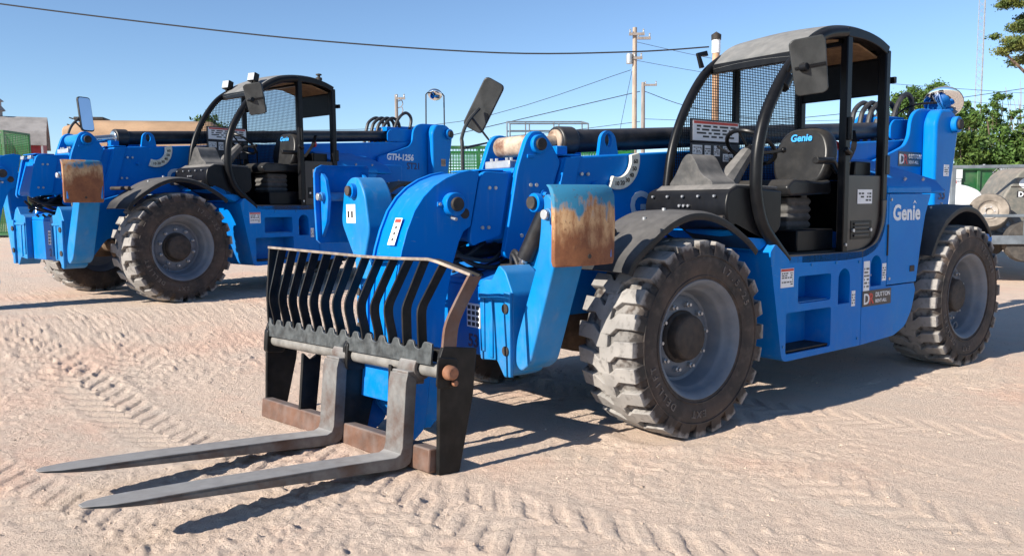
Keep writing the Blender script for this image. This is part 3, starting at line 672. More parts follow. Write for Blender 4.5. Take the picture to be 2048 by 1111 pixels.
    mb = MB().box(-5.1, -4.1, -0.285, 0.285, 1.0, 1.5)
    P('tower_core', mb, DARK, 0.01)
    sticker(tw, -5.12+tx, 0.472, 1.86, 0.11, 0.12, 4, None, 5, base=WHITE if front else PINTUBE)
    side_text('53' if front else 'ST21', 0.15, STENCIL, tw, -4.68 if front else -4.46, 0.474 if front else 0.328, 1.50 if front else 1.68, bold=0.015)
    if front: rental_decal(tw, -4.12, 0.328, 1.985, 0.45, 0.145)
    else: side_text('GTH-1256', 0.135, LETTER, tw, -4.02, 0.328, 1.82, bold=0.04, shear=0.12)
    # cover plate above the boom near its pivot
    mb = MB()
    for y0 in (-0.21, 0.20):
        mb.prism(fillet([(-4.15, 2.12), (-4.15, 2.26), (-4.22, 2.32), (-4.7, 2.34), (-4.75, 2.13)], 0.04), y0, y0+0.02)
    mb.box(-4.2, -4.55, -0.15, 0.15, 2.29, 2.36)
    P('boom_root_cover', mb, BLUE, 0.006)
    # ---------- left side pod with pockets
    rr = lambda x0, x1, z0, z1, r=0.025: fillet([(x0, z0), (x0, z1), (x1, z1), (x1, z0)], r)
    arch = lambda x0, x1, z0, z1: [(x0, z0)]+[((x0+x1)/2+(x0-x1)/2*math.cos(a), z1-0.08+0.08*math.sin(a)) for a in [math.pi*i/10 for i in range(11)]]+[(x1, z0)]
    front_panel = fillet([(-0.96, 0.35), (-0.80, 1.14), (-0.86, 1.20), (-1.0, 1.10), (-1.985, 1.10), (-1.985, 0.36)], [0.06, 0.02, 0.02, 0, 0, 0])
    mb = MB()
    holed_panel(mb, front_panel, [rr(-1.14, -1.56, 0.755, 0.955), rr(-1.0, -1.57, 0.40, 0.70), arch(-1.66, -1.82, 0.71, 0.98)], 1.19, 0.48, 0.22)
    sp = P('step_panel', mb, BLUE, 0.0)
    MB().box(-1.13, -1.55, 1.0, 1.17, 0.757, 0.765).build('step_tread', BLUEW, sp); MB().box(-1.01, -1.56, 1.0, 1.17, 0.402, 0.41).build('step_tread', BLUEW, sp)
    mb = MB().cyl((-1.74, 1.0, 0.79), (-1.74, 1.06, 0.79), 0.028); mb.cyl((-1.74, 1.06, 0.79), (-1.745, 1.09, 0.83), 0.014); mb.build('fuel_cap', DARK, sp, 0.003)
    sticker(sp, -0.925, 1.1905, 1.02, 0.155, 0.135, 6, REDP, 3); sticker(sp, -1.845, 1.1905, 0.80, 0.05, 0.12, 4, None, 4)
    for bx, bz in ((-0.97, 0.46), (-1.94, 0.42), (-1.94, 1.02), (-1.62, 1.03), (-1.30, 1.03)): MB().cyl((bx, 1.189, bz), (bx, 1.197, bz), 0.011, n=8).build('panel_bolt', BLUEW, sp)
    MB().prism([(-0.78, 1.15), (-0.9, 1.21), (-0.5, 1.36), (-0.42, 1.30)], 0.5, 1.12).build('cab_base_slope', BLUE, T, 0.01)
    MB().box(-2.0, -0.98, 0.42, 1.17, 0.36, 0.42).build('underside_plate', DARK, T)
    tow = fillet([(-1.993, 0.36), (-1.993, 1.10), (-2.20, 1.16), (-2.30, 1.30), (-2.335, 1.545), (-2.352, 1.545), (-2.352, 0.80), (-2.80, 0.80), (-2.83, 0.74), (-2.78, 0.58), (-2.68, 0.45), (-2.50, 0.385)], [0, 0, .05, .05, 0, 0, 0, 0, 0, .04, .04, .04])
    mb = MB(); holed_panel(mb, tow, [arch(-2.115, -2.275, 0.815, 1.06)], 1.19, 0.48, 0.18)
    rp = P('rear_lower_panel', mb, BLUE)
    mb = MB().cyl((-2.19, 1.02, 0.86), (-2.20, 1.10, 0.88), 0.025); mb.cyl((-2.20, 1.10, 0.88), (-2.24, 1.12, 0.90), 0.012); mb.build('tank_cap', STEEL, rp, 0.003)
    sticker(rp, -2.01, 1.1905, 1.02, 0.085, 0.24, 6, None, 9); sticker(rp, -2.285, 1.1905, 0.99, 0.06, 0.14, 5, None, 10)
    rental_decal(rp, -2.0, 1.191, 0.785, 0.43, 0.125)
    door = fillet([(-2.36, 0.81), (-2.36, 1.545), (-3.04, 1.545), (-2.955, 1.37), (-2.89, 1.10), (-2.845, 0.86), (-2.835, 0.81)], 0.012)
    dr = P('rear_access_door', MB().prism(door, 0.5, 1.192), BLUE, 0.006)
    o = side_text('Genie', 0.175, LETTER, dr, -2.42, 1.194, 1.335, bold=0.03, space=1.05)
    mb = MB().prism([(-2.735, 1.465), (-2.765, 1.495), (-2.795, 1.465), (-2.765, 1.478)], 1.1925, 1.195); mb.build('logo_roof', LETTER, dr, smooth=0)
    mb = MB().box(-2.345, -2.356, 1.188, 1.20, 1.05, 1.30); mb.build('hinge', DARK, dr)
    MB().box(-2.79, -2.72, 1.1925, 1.199, 0.90, 0.95).build('door_latch_plate', DARK, dr, 0.002)
    for z in (1.50, 0.86): MB().cyl((-2.39, 1.19, z), (-2.39, 1.20, z), 0.012, n=8).build('latch_bolt', STEEL, dr)
    # hood behind the cab, stepping up to the tower
    mb = MB(); hs = [(1.185, 1.552), (1.185, 1.60), (1.10, 1.70), (0.62, 1.86), (0.50, 1.86), (0.50, 1.552)]
    mb.prism(hs, -2.345, -3.06, 'x'); mb.prism([(a-0.02 if a > 0.6 else a, b-0.03 if b > 1.56 else b) for a, b in hs], -3.06, -3.35, 'x')
    hd = P('rear_hood', mb, BLUE, 0.02, seg=3)
    for (x, y, z) in ((-2.7, 1.13, 1.67), (-3.0, 1.13, 1.67)): MB().cyl((x, y-0.01, z-0.02), (x, y+0.015, z+0.01), 0.014, n=8).build('hood_bolt', STEEL, hd)
    mb = MB().box(-3.35, -4.1, 0.48, 0.60, 1.0, 1.72); P('tank_side', mb, BLUE, 0.02)
    # right hand engine pod
    mb = MB().prism(fillet([(-0.75, 0.45), (-0.75, 1.15), (-0.95, 1.32), (-2.7, 1.32), (-2.95, 1.15), (-2.8, 0.6), (-2.55, 0.45)], 0.06), -0.50, -1.19)
    P('engine_pod', mb, BLUE, 0.02)
    P('exhaust_stack', MB().tube(smoothpath([(-2.2, -0.95, 1.3), (-2.2, -0.95, 1.6), (-2.22, -0.95, 1.72), (-2.30, -0.95, 1.80)]), 0.035, 12), DARK)
    P('rear_counterweight', MB().prism(fillet([(-5.0, 0.6), (-5.25, 0.75), (-5.35, 1.1), (-5.1, 1.2), (-4.6, 1.2), (-4.5, 0.8)], 0.05), -0.75, 0.75), BLUE, 0.02)
    # ---------- fenders
    def fender(path, y0, y1, name='fender'):
        pts = smoothpath([(x, 0, z) for x, z in path], 5); mb = MB(); k = len(pts); vs = []; n = 5
        lipd = 0.035
        cross = [(y0, 0.0), (y0+0.02, 0.012), ((y0+y1)/2, 0.02), (y1-0.03, 0.012), (y1, -0.004), (y1+0.004, -lipd)]
        for i, p in enumerate(pts):
            d = (pts[min(i+1, k-1)]-pts[max(i-1, 0)]).normalized(); nn = Vector((-d.z, 0, d.x)); nn = nn if nn.z > 0 else -nn
            for off in (0.0, -0.012):
                for y, h in cross: q = p+nn*(h+off); vs.append((q.x, y+(off*0.5 if y > y0+0.1 else 0), q.z))
        c = len(cross); fs = []
        for i in range(k-1):
            o, q = i*2*c, (i+1)*2*c
            for j in range(c-1): fs += [(o+j, o+j+1, q+j+1, q+j), (o+c+j, q+c+j, q+c+j+1, o+c+j+1)]
            fs += [(o, q, q+c, o+c), (o+c-1, o+2*c-1, q+2*c-1, q+c-1)]
        for i in (0, k-1):
            o = i*2*c; fs += [(o+j, o+c+j, o+c+j+1, o+j+1) for j in range(c-1)]
        mb.add(vs, fs); f = P(name, mb, FENDER, 0, 45); return f
    fpath = [(0.62, 1.08), (0.56, 1.17), (0.42, 1.27), (0.25, 1.37), (0.07, 1.425), (-0.12, 1.42), (-0.32, 1.36), (-0.52, 1.25), (-0.62, 1.17)]
    rpath = [(-3.02, 1.02), (-3.10, 1.16), (-3.24, 1.30), (-3.44, 1.40), (-3.64, 1.435), (-3.86, 1.40), (-4.05, 1.29), (-4.17, 1.17)]
    for s_ in (1, -1):
        for pth, i_ in ((fpath, 0.74), (rpath, 0.86)):
            f = fender(pth, i_, 1.225)
            if s_ < 0: f.scale = (1, -1, 1)
            x, z = pth[2]
            mb = MB().tube([(x+0.02, s_*0.5, z+0.05), (x+0.02, s_*0.93, z+0.045)], 0.022, 8); mb.cyl((pth[-3][0], s_*0.45, pth[-3][1]+0.02), (pth[-3][0], s_*1.17, pth[-3][1]+0.03), 0.018, n=8)
            mb.build('fender_bracket', DARK, f, 0.003)
            if s_ < 0: f.children[0].scale = (1, -1, 1)
            mb = MB()
            for t_ in (3, 4): mb.cyl((pth[t_][0], 1.0, pth[t_][1]+0.012), (pth[t_][0], 1.0, pth[t_][1]+0.034), 0.012, n=8)
            mb.build('fender_bolt', STEEL, f)
    # ---------- cab
    yN, yF = 1.15, 0.40
    near = [(-1.04, 1.08), (-0.90, 1.20), (-0.76, 1.34), (-0.69, 1.52), (-0.68, 1.70), (-0.70, 1.88), (-0.76, 2.06), (-0.87, 2.24), (-1.00, 2.40), (-1.15, 2.53), (-1.32, 2.64), (-1.50, 2.71), (-1.72, 2.745)]
    P('cab_front_post', MB().tube(smoothpath([(x, yN, z) for x, z in near], 4), 0.042, 14), BLACK)
    far = [(-0.62, 1.30), (-0.61, 1.50), (-0.63, 1.68), (-0.67, 1.88), (-0.75, 2.08), (-0.87, 2.28), (-1.02, 2.46), (-1.18, 2.575), (-1.35, 2.66), (-1.52, 2.715), (-1.72, 2.745)]
    P('cab_front_post', MB().tube(smoothpath([(x, yF, z) for x, z in far], 4), 0.036, 12), BLACK)
    for y in (yN, yF):
        P('cab_roof_rail', MB().tube(smoothpath([(-1.72, y, 2.745), (-1.95, y, 2.745), (-2.15, y, 2.715), (-2.30, y, 2.665)], 4), 0, flat=(0.035, 0.035)), BLACK, 0.006)
        P('cab_rear_post', MB().box(-2.335, -2.265, y-0.035, y+0.035, 1.12, 2.67), BLACK, 0.01)
    P('cab_door_post', MB().box(-1.79, -1.72, yN-0.03, yN+0.03, 1.09, 2.72), BLACK, 0.008)
    P('cab_middle_post', MB().box(-1.45, -1.39, yF-0.02, yF+0.02, 1.3, 2.68), BLACK, 0.006)
    P('cab_sill', MB().tube(smoothpath([(-1.02, yN, 1.085), (-1.5, yN, 1.075), (-1.85, yN, 1.075), (-2.08, yN, 1.10), (-2.22, yN, 1.18), (-2.295, yN, 1.33), (-2.30, yN, 1.5)], 5), 0, flat=(0.035, 0.04)), BROWNBLK, 0.006)
    for x0, x1, z0, z1 in ((-1.09, -1.15, 2.48, 2.55), (-2.27, -2.33, 2.61, 2.68), (-1.72, -1.78, 2.66, 2.70)): P('cab_cross_bar', MB().box(x0, x1, yF, yN, z0, z1), BLACK, 0.006)
    P('cab_rear_header', MB().box(-2.318, -2.282, yF+0.01, yN-0.01, 2.33, 2.61), BLACK, 0.006)
    # roof skin: front slope and top, crowned
    rp_ = [(-1.10, 2.545), (-1.19, 2.615), (-1.32, 2.70), (-1.50, 2.765), (-1.72, 2.795), (-1.95, 2.795), (-2.15, 2.762), (-2.31, 2.70)]
    pts = smoothpath([(x, 0, z) for x, z in rp_], 4); n = 9; vs = []; fs = []
    for p in pts:
        for off in (0.0, -0.035):
            for j in range(n+1):
                t_ = j/n; vs.append((p.x-off*0.3, 0.40+0.75*t_, p.z+off+0.018*math.sin(math.pi*t_)))
    k = len(pts); c = n+1
    for i in range(k-1):
        o, q = i*2*c, (i+1)*2*c
        for j in range(n): fs += [(o+j, q+j, q+j+1, o+j+1), (o+c+j, o+c+j+1, q+c+j+1, q+c+j)]
        fs += [(o, o+c, q+c, q), (o+n, q+n, q+c+n, o+c+n)]
    for i in (0, k-1):
        o = i*2*c; fs += [(o+j, o+j+1, o+c+j+1, o+c+j) for j in range(n)]
    P('cab_roof', MB().add(vs, fs), ROOF, 0, 40)
    P('headliner', MB().prism([(-1.25, 2.585), (-1.45, 2.67), (-1.72, 2.70), (-2.0, 2.70), (-2.27, 2.63), (-2.27, 2.615), (-2.0, 2.685), (-1.72, 2.685), (-1.45, 2.655), (-1.25, 2.57)], 0.45, 1.10), HEADLN)
    mb = MB().box(-2.34, -2.37, yN-0.02, yN+0.02, 2.42, 2.47); mb.box(-2.37, -2.40, yN-0.02, yN+0.05, 2.42, 2.47); P('door_catch', mb, BLACK, 0.004)
    # screen of welded mesh on the boom side
    mb = MB(); sp_ = 0.021; th = 0.0045
    curve = [(x, z) for x, z in far]
    def fx_(z):
        for (xa, za), (xb, zb) in zip(curve, curve[1:]):
            if za <= z <= zb: return xa+(xb-xa)*(z-za)/(zb-za)
        return curve[-1][0]
    def fz_(x):
        for (xa, za), (xb, zb) in zip(curve[2:], curve[3:]):
            if xb <= x <= xa: return za+(zb-za)*(x-xa)/(xb-xa)
        return 2.70 if x < -1.7 else 1.62
    z = 1.62
    while z < 2.68: mb.box(-2.27, fx_(z), yF-th/2-0.004, yF+th/2-0.004, z-th/2, z+th/2); z += sp_
    x = -0.66
    while x > -2.26: mb.box(x-th/2, x+th/2, yF-0.002, yF+th-0.002, 1.6, fz_(x)); x -= sp_
    if True:
        # open rear part of the screen: keep it to the front three quarters
        keep_v, keep_f = [], []
        P('side_mesh_screen', mb, BLACK, 0, 0)
    P('cab_lower_side', MB().box(-2.27, -0.64, yF-0.02, yF+0.02, 1.1, 1.62), BLACK, 0.005)
    bd = P('operator_chart', MB().box(-0.84, -1.42, yF+0.025, yF+0.035, 1.955, 2.13), DECAL, 0.004)
    sticker(bd, -0.86, yF+0.036, 2.115, 0.55, 0.15, 4, REDP, 21, 'chart_sheet')
    P('sticker_board', MB().box(-0.84, -1.42, yF+0.025, yF+0.035, 1.72, 1.95), DECAL, 0.004)
    for k_, (x, z, w_, h) in enumerate(((-0.86, 1.93, 0.11, 0.07), (-1.0, 1.93, 0.07, 0.1), (-1.11, 1.93, 0.07, 0.08), (-1.22, 1.93, 0.10, 0.04), (-1.22, 1.87, 0.12, 0.06))): sticker(T, x, yF+0.036, z, w_, h, 4, None, 30+k_)
    # cowl in front of the driver
    cp = [(-0.42, 1.36), (-0.40, 1.46), (-0.43, 1.565), (-0.52, 1.60), (-1.02, 1.57), (-1.02, 1.30), (-0.86, 1.22), (-0.60, 1.24)]
    cw = P('front_cowl', MB().prism(fillet(cp, [0.05, .05, .03, .02, 0, 0.05, .06, .06], 5), 0.38, 1.12), BLACK, 0.012, seg=3)
    mb = MB()
    for i in range(5): mb.cyl((-0.41, 0.46+0.14*i, 1.535), (-0.395, 0.46+0.14*i, 1.535), 0.009, n=8)
    for y in (0.72, 0.76, 0.80): mb.cyl((-0.405, y, 1.47), (-0.388, y, 1.47), 0.010, n=8)
    mb.build('cowl_bolt', STEEL, cw)
    P('cowl_top', MB().prism([(-0.46, 1.575), (-0.53, 1.615), (-1.0, 1.60), (-1.0, 1.575)], 0.42, 1.10), GREYPL, 0.01)
    # dashboard pod: a soft peaked hood
    mb = MB(); pr = [(0.40, 0.52), (0.55, 0.60), (0.66, 0.80), (0.70, 1.0), (0.80, 1.0), (0.86, 0.85), (0.98, 0.62), (1.05, 0.5)]
    mb.prism(fillet([(0.48, 1.61), (0.55, 1.69), (0.62, 1.81), (0.67, 1.845), (0.72, 1.81), (0.79, 1.69), (0.88, 1.64), (0.90, 1.61)], 0.04), -0.54, -0.80, 'x')
    P('dash_hood', mb, GREYPL, 0.03, seg=3)
    P('steering_column', MB().tube([(-0.80, 0.76, 1.58), (-0.95, 0.76, 1.72), (-1.10, 0.76, 1.86)], [0.10, 0.07, 0.05], 10), GREYPL, 0.005)
    ax = Vector((-0.62, 0, 0.78)).normalized(); cen = Vector((-1.14, 0.76, 1.90))
    a_ = Vector((0, 1, 0)); b2_ = ax.cross(a_)
    mb = MB().tube([cen+(a_*math.cos(q)+b2_*math.sin(q))*0.19 for q in [2*math.pi*i/28 for i in range(28)]], 0.016, 8, closed=True)
    for q in (0.5, 2.6, 4.7): mb.cyl(cen-ax*0.03, cen+(a_*math.cos(q)+b2_*math.sin(q))*0.185, 0.011, n=6)
    mb.cyl(cen-ax*0.06, cen-ax*0.005, 0.045, n=12)
    P('steering_wheel', mb, BLACK)
    mb = MB().cyl((-1.06, 0.62, 1.86), (-1.10, 0.48, 1.92), 0.010, n=6); mb.cyl((-1.06, 0.9, 1.84), (-1.15, 1.02, 1.86), 0.012, n=6); mb.ball((-1.16, 1.03, 1.865), 0.022, 6); P('column_lever', mb, BLACK)
    # seat
    mb = MB()
    for i in range(4): mb.lathe([(0.20, 0), (0.225, 0.03), (0.20, 0.06)], 4, Matrix.Translation((-1.55, 0.76, 1.28+0.06*i)) @ Matrix.Rotation(R(90), 4, 'X') @ Matrix.Rotation(R(45), 4, 'Y'))
    P('seat_bellows', mb, GREYPL, 0.01)
    P('seat_cushion', MB().prism(fillet([(-1.28, 1.53), (-1.25, 1.60), (-1.32, 1.66), (-1.70, 1.645), (-1.82, 1.66), (-1.84, 1.55)], 0.03), 0.51, 1.01), VINYL, 0.03, seg=3)
    bk = MB(); n = 8
    vs, fs = [], []
    outl = fillet([(0.56, 1.62), (0.50, 1.76), (0.50, 1.90), (0.56, 2.03), (0.66, 2.08), (0.86, 2.08), (0.96, 2.03), (1.02, 1.90), (1.02, 1.76), (0.96, 1.62)], 0.08, 5)
    for off, ins in ((0.10, 0.9), (0.07, 0.98), (0.0, 1.0), (-0.03, 0.95)):
        for y, z in outl:
            yy = 0.76+(y-0.76)*ins; zz = 1.86+(z-1.86)*ins; vs.append((-1.82+off-(zz-1.62)*0.22, yy, zz))
    c = len(outl)
    for i in range(3): fs += [(i*c+j, i*c+(j+1) % c, (i+1)*c+(j+1) % c, (i+1)*c+j) for j in range(c)]
    fs += [tuple(range(c)), tuple(range(3*c, 4*c))]
    sb = P('seat_backrest', bk.add(vs, fs), VINYL, 0.012, 40, 3)
    BX = Matrix(((0, -0.215, 0.977, -1.786), (1, 0, 0, 0.66), (0, 0.977, 0.215, 1.97), (0, 0, 0, 1)))
    text('Genie', 0.08, SEATBLUE, sb, BX, bold=0.03)
    mb = MB().tube([(-1.86, 1.04, 1.72), (-1.74, 1.06, 1.80), (-1.52, 1.06, 1.80)], 0.03, 8); P('armrest', mb, VINYL, 0.006)
    mb = MB().tube(smoothpath([(-2.12, 1.0, 2.05), (-2.0, 1.08, 1.9), (-1.84, 1.06, 1.7)]), 0, flat=(0.003, 0.02)); P('seat_belt', mb, BLACK)
    for lx, ly in ((-1.30, 0.46), (-1.42, 0.46), (-1.56, 0.47)):
        lv = P('control_lever', MB().cyl((lx, ly, 1.64), (lx+0.03, ly+0.02, 1.80), 0.008, n=8), BLACK)
        MB().ball((lx+0.032, ly+0.021, 1.82), 0.022, 6).build('lever_knob', BLACK, lv)
    P('floor_pedal', MB().box(-1.02, -0.92, 0.62, 0.70, 1.16, 1.18), DARK, 0.004); P('floor_pedal', MB().box(-1.02, -0.92, 0.82, 0.90, 1.16, 1.18), DARK, 0.004)
    P('cab_floor', MB().box(-2.26, -0.9, 0.42, 1.12, 1.085, 1.115), DARK)
    P('seat_box', MB().box(-1.80, -1.32, 0.5, 1.05, 1.115, 1.28), BLACK, 0.01)
    P('cab_rear_wall', MB().box(-2.275, -2.255, 0.43, 1.12, 1.1, 1.66), BLACK, 0.004)
    P('side_console', MB().prism(fillet([(-1.15, 1.11), (-1.1, 1.55), (-1.3, 1.66), (-1.9, 1.66), (-2.1, 1.58), (-2.1, 1.11)], 0.03), 0.425, 0.50), BLACK, 0.008)
    P('fuse_box', MB().box(-2.23, -2.0, 0.85, 1.10, 1.66, 1.80), BLACK, 0.008)
    # lower left panel with vent and sticker
    lp = P('cab_corner_panel', MB().prism(fillet([(-1.80, 1.10), (-1.80, 1.69), (-2.265, 1.69), (-2.265, 1.34), (-2.20, 1.20), (-2.08, 1.13), (-1.95, 1.10)], [0, 0, 0, .05, .05, .05, 0]), 1.12, 1.168), BROWNBLK, 0.004)
    sticker(lp, -1.925, 1.169, 1.58, 0.21, 0.11, 3, None, 50)
    fr_ = MB().box(-1.84, -2.14, 1.168, 1.172, 1.195, 1.34).build('vent_frame', BLACK, lp, 0.002)
    for i in range(4): MB().prism([(-1.88, 1.215+0.03*i), (-2.09, 1.215+0.03*i), (-2.09, 1.235+0.03*i), (-1.88, 1.235+0.03*i)], 1.172, 1.180).build('vent_slat', CYL, fr_, 0.003)
    for x in (-1.865, -2.115): MB().cyl((x, 1.172, 1.265), (x, 1.185, 1.265), 0.014, n=10).build('vent_knob', STEEL, fr_)
    P('door_hinge', MB().box(-2.30, -2.36, 1.16, 1.19, 1.70, 1.85), BLACK, 0.006)
    mb = MB().cyl((-1.755, 1.19, 1.95), (-1.755, 1.19, 2.12), 0.02); mb.cyl((-1.77, 1.19, 1.85), (-1.69, 1.20, 1.88), 0.02); P('door_latch', mb, BLACK, 0.004)
    for (x, z) in ((-1.755, 1.16),): P('post_bolt', MB().cyl((x, 1.18, z), (x, 1.19, z), 0.012, n=8), STEEL)
    P('horn_ring', MB().lathe([(0.04, 0), (0.045, 0.03), (0.001, 0.04)], 14, Matrix.Translation((-2.30, 0.75, 1.95)) @ Matrix.Rotation(R(-90), 4, 'Z')), RED)
    # ---------- mirrors
    me_ = empty('door_mirror', (-0.96, 1.36, 2.40), (R(8), R(9), R(38)), T)
    out = fillet([(-0.11, -0.185), (-0.12, 0.17), (-0.09, 0.19), (0.10, 0.19), (0.115, 0.16), (0.10, -0.17), (0.07, -0.19)], 0.03)
    MB().prism(out, -0.025, 0.02, 'x').build('mirror_housing', MIRB, me_, 0.012, seg=3)
    MB().prism([(a*0.9, b*0.9) for a, b in out], -0.028, -0.026, 'x').build('mirror_glass', MIRG, me_, smooth=0)
    MB().box(0.02, 0.028, -0.10, 0.10, -0.01, 0.012).build('mirror_seam', BLACK, me_, 0.003)
    MB().cyl((0.02, -0.06, 0.0), (0.05, -0.02, 0.0), 0.028, n=12).build('ball_mount', BLACK, me_, 0.004)
    P('mirror_arm', MB().tube(smoothpath([(-0.98, 1.15, 2.32), (-0.97, 1.19, 2.40), (-0.95, 1.24, 2.44), (-0.92, 1.34, 2.41)], 5), 0.013, 8), BLACK)
    P('mirror_clamp', MB().cyl((-0.94, 1.15, 2.285), (-1.0, 1.15, 2.36), 0.055, n=14), BLACK, 0.004)
    # long-arm mirror on the far fender
    P('fender_mirror_arm', MB().tube(smoothpath([(0.22, -1.10, 1.40), (0.21, -1.12, 1.95), (0.20, -1.14, 2.05), (0.14, -1.14, 2.18), (0.02, -1.14, 2.30)], 5), 0.016, 8).tube([(0.20, -1.10, 1.96), (-0.08, -1.12, 2.02), (0.10, -1.14, 2.22)], 0.012, 8), MIRB)
    fm = empty('fender_mirror', (-0.04, -1.16, 2.33), (R(-30 if front else 0), R(8), R(40 if front else -78)), T)
    MB().prism(fillet([(-0.095, -0.23), (-0.095, 0.23), (0.095, 0.23), (0.095, -0.23)], 0.045), -0.02, 0.015, 'x').build('mirror_housing', MIRB, fm, 0.01, seg=3)
    MB().prism(fillet([(-0.085, -0.215), (-0.085, 0.215), (0.085, 0.215), (0.085, -0.215)], 0.04), -0.0225, -0.0205, 'x').build('mirror_glass', MIRG, fm, smooth=0)
    # round mirror at the back of the boom tower
    if front:
        rm = empty('rear_mirror', (-5.12, 0.28, 2.54), Vector((0.80, 0.30, -0.62)).to_track_quat('Y', 'Z').to_euler(), T)
        P('rear_mirror_arm', MB().tube(smoothpath([(-4.45, 0.0, 2.32), (-4.75, 0.12, 2.5), (-5.08, 0.26, 2.54)]), 0.012, 8), BLACK)
        rr_ = 0.19
    else:
        rm = empty('rear_mirror', (-5.28, 0.2, 2.97), Vector((0.6, 0.4, -0.8)).to_track_quat('Y', 'Z').to_euler(), T)
        P('rear_mirror_hoop', MB().tube([(-5.05, 0.2, 2.40), (-5.06, 0.2, 2.95), (-5.10, 0.2, 2.985), (-5.46, 0.2, 3.0), (-5.50, 0.2, 2.97), (-5.50, 0.2, 2.42)], 0.012, 8), MIRB)
        rr_ = 0.12
    MB().lathe([(rr_, 0), (rr_*1.02, 0.008), (rr_*0.9, 0.03), (rr_*0.6, 0.05), (0.001, 0.065)], 28).build('mirror_dome', MIRG, rm, 0, 50)
    MB().lathe([(rr_*1.02, 0.006), (rr_*1.04, -0.006), (rr_*0.8, -0.02), (0.001, -0.03)], 28).build('mirror_back', GREYPL, rm, 0, 50)
    # ---------- lamps
    if not front:
        for y in (yF+0.05, yN-0.12):
            wl = empty('work_light', (-1.14, y, 2.66 if y > 0.8 else 2.62), (0, R(-15), R(12)), T)
            MB().box(-0.05, 0.03, -0.06, 0.06, 0.0, 0.11).build('lamp_housing', BLACK, wl, 0.008)
            MB().box(0.03, 0.036, -0.052, 0.052, 0.008, 0.102).build('lamp_lens', LAMPG, wl, 0.002)
            MB().cyl((0, 0, -0.08), (0, 0, 0.0), 0.012, n=8).build('lamp_stalk', BLACK, wl)
        P('beacon', MB().lathe([(0.05, 0), (0.05, 0.02), (0.03, 0.03), (0.03, 0.05), (0.045, 0.06), (0.045, 0.09), (0.02, 0.10), (0.02, 0.12), (0.04, 0.125), (0.04, 0.14), (0.001, 0.15)], 14, Matrix.Translation((-2.22, 0.98, 2.74)) @ Matrix.Rotation(R(90), 4, 'X')), DARK)
    else:
        P('lamp_bracket', MB().tube([(-1.0, yF, 2.52), (-0.98, yF-0.02, 2.62), (-1.08, yF-0.02, 2.64)], 0, flat=(0.01, 0.02)), BLACK)
    return T

TA = telehandler((0, 0, 0), 0, True)
tag(TA, 'blue telehandler with raised-grille pallet forks and open black cab', 'telehandler', 'telehandlers parked in the yard')
TB = telehandler((1.696, -6.404, 0.392), 0.245, False, (0.08, 0.17, 0.31))
tag(TB, 'blue telehandler with two roof work lights parked behind the forked one', 'telehandler', 'telehandlers parked in the yard')

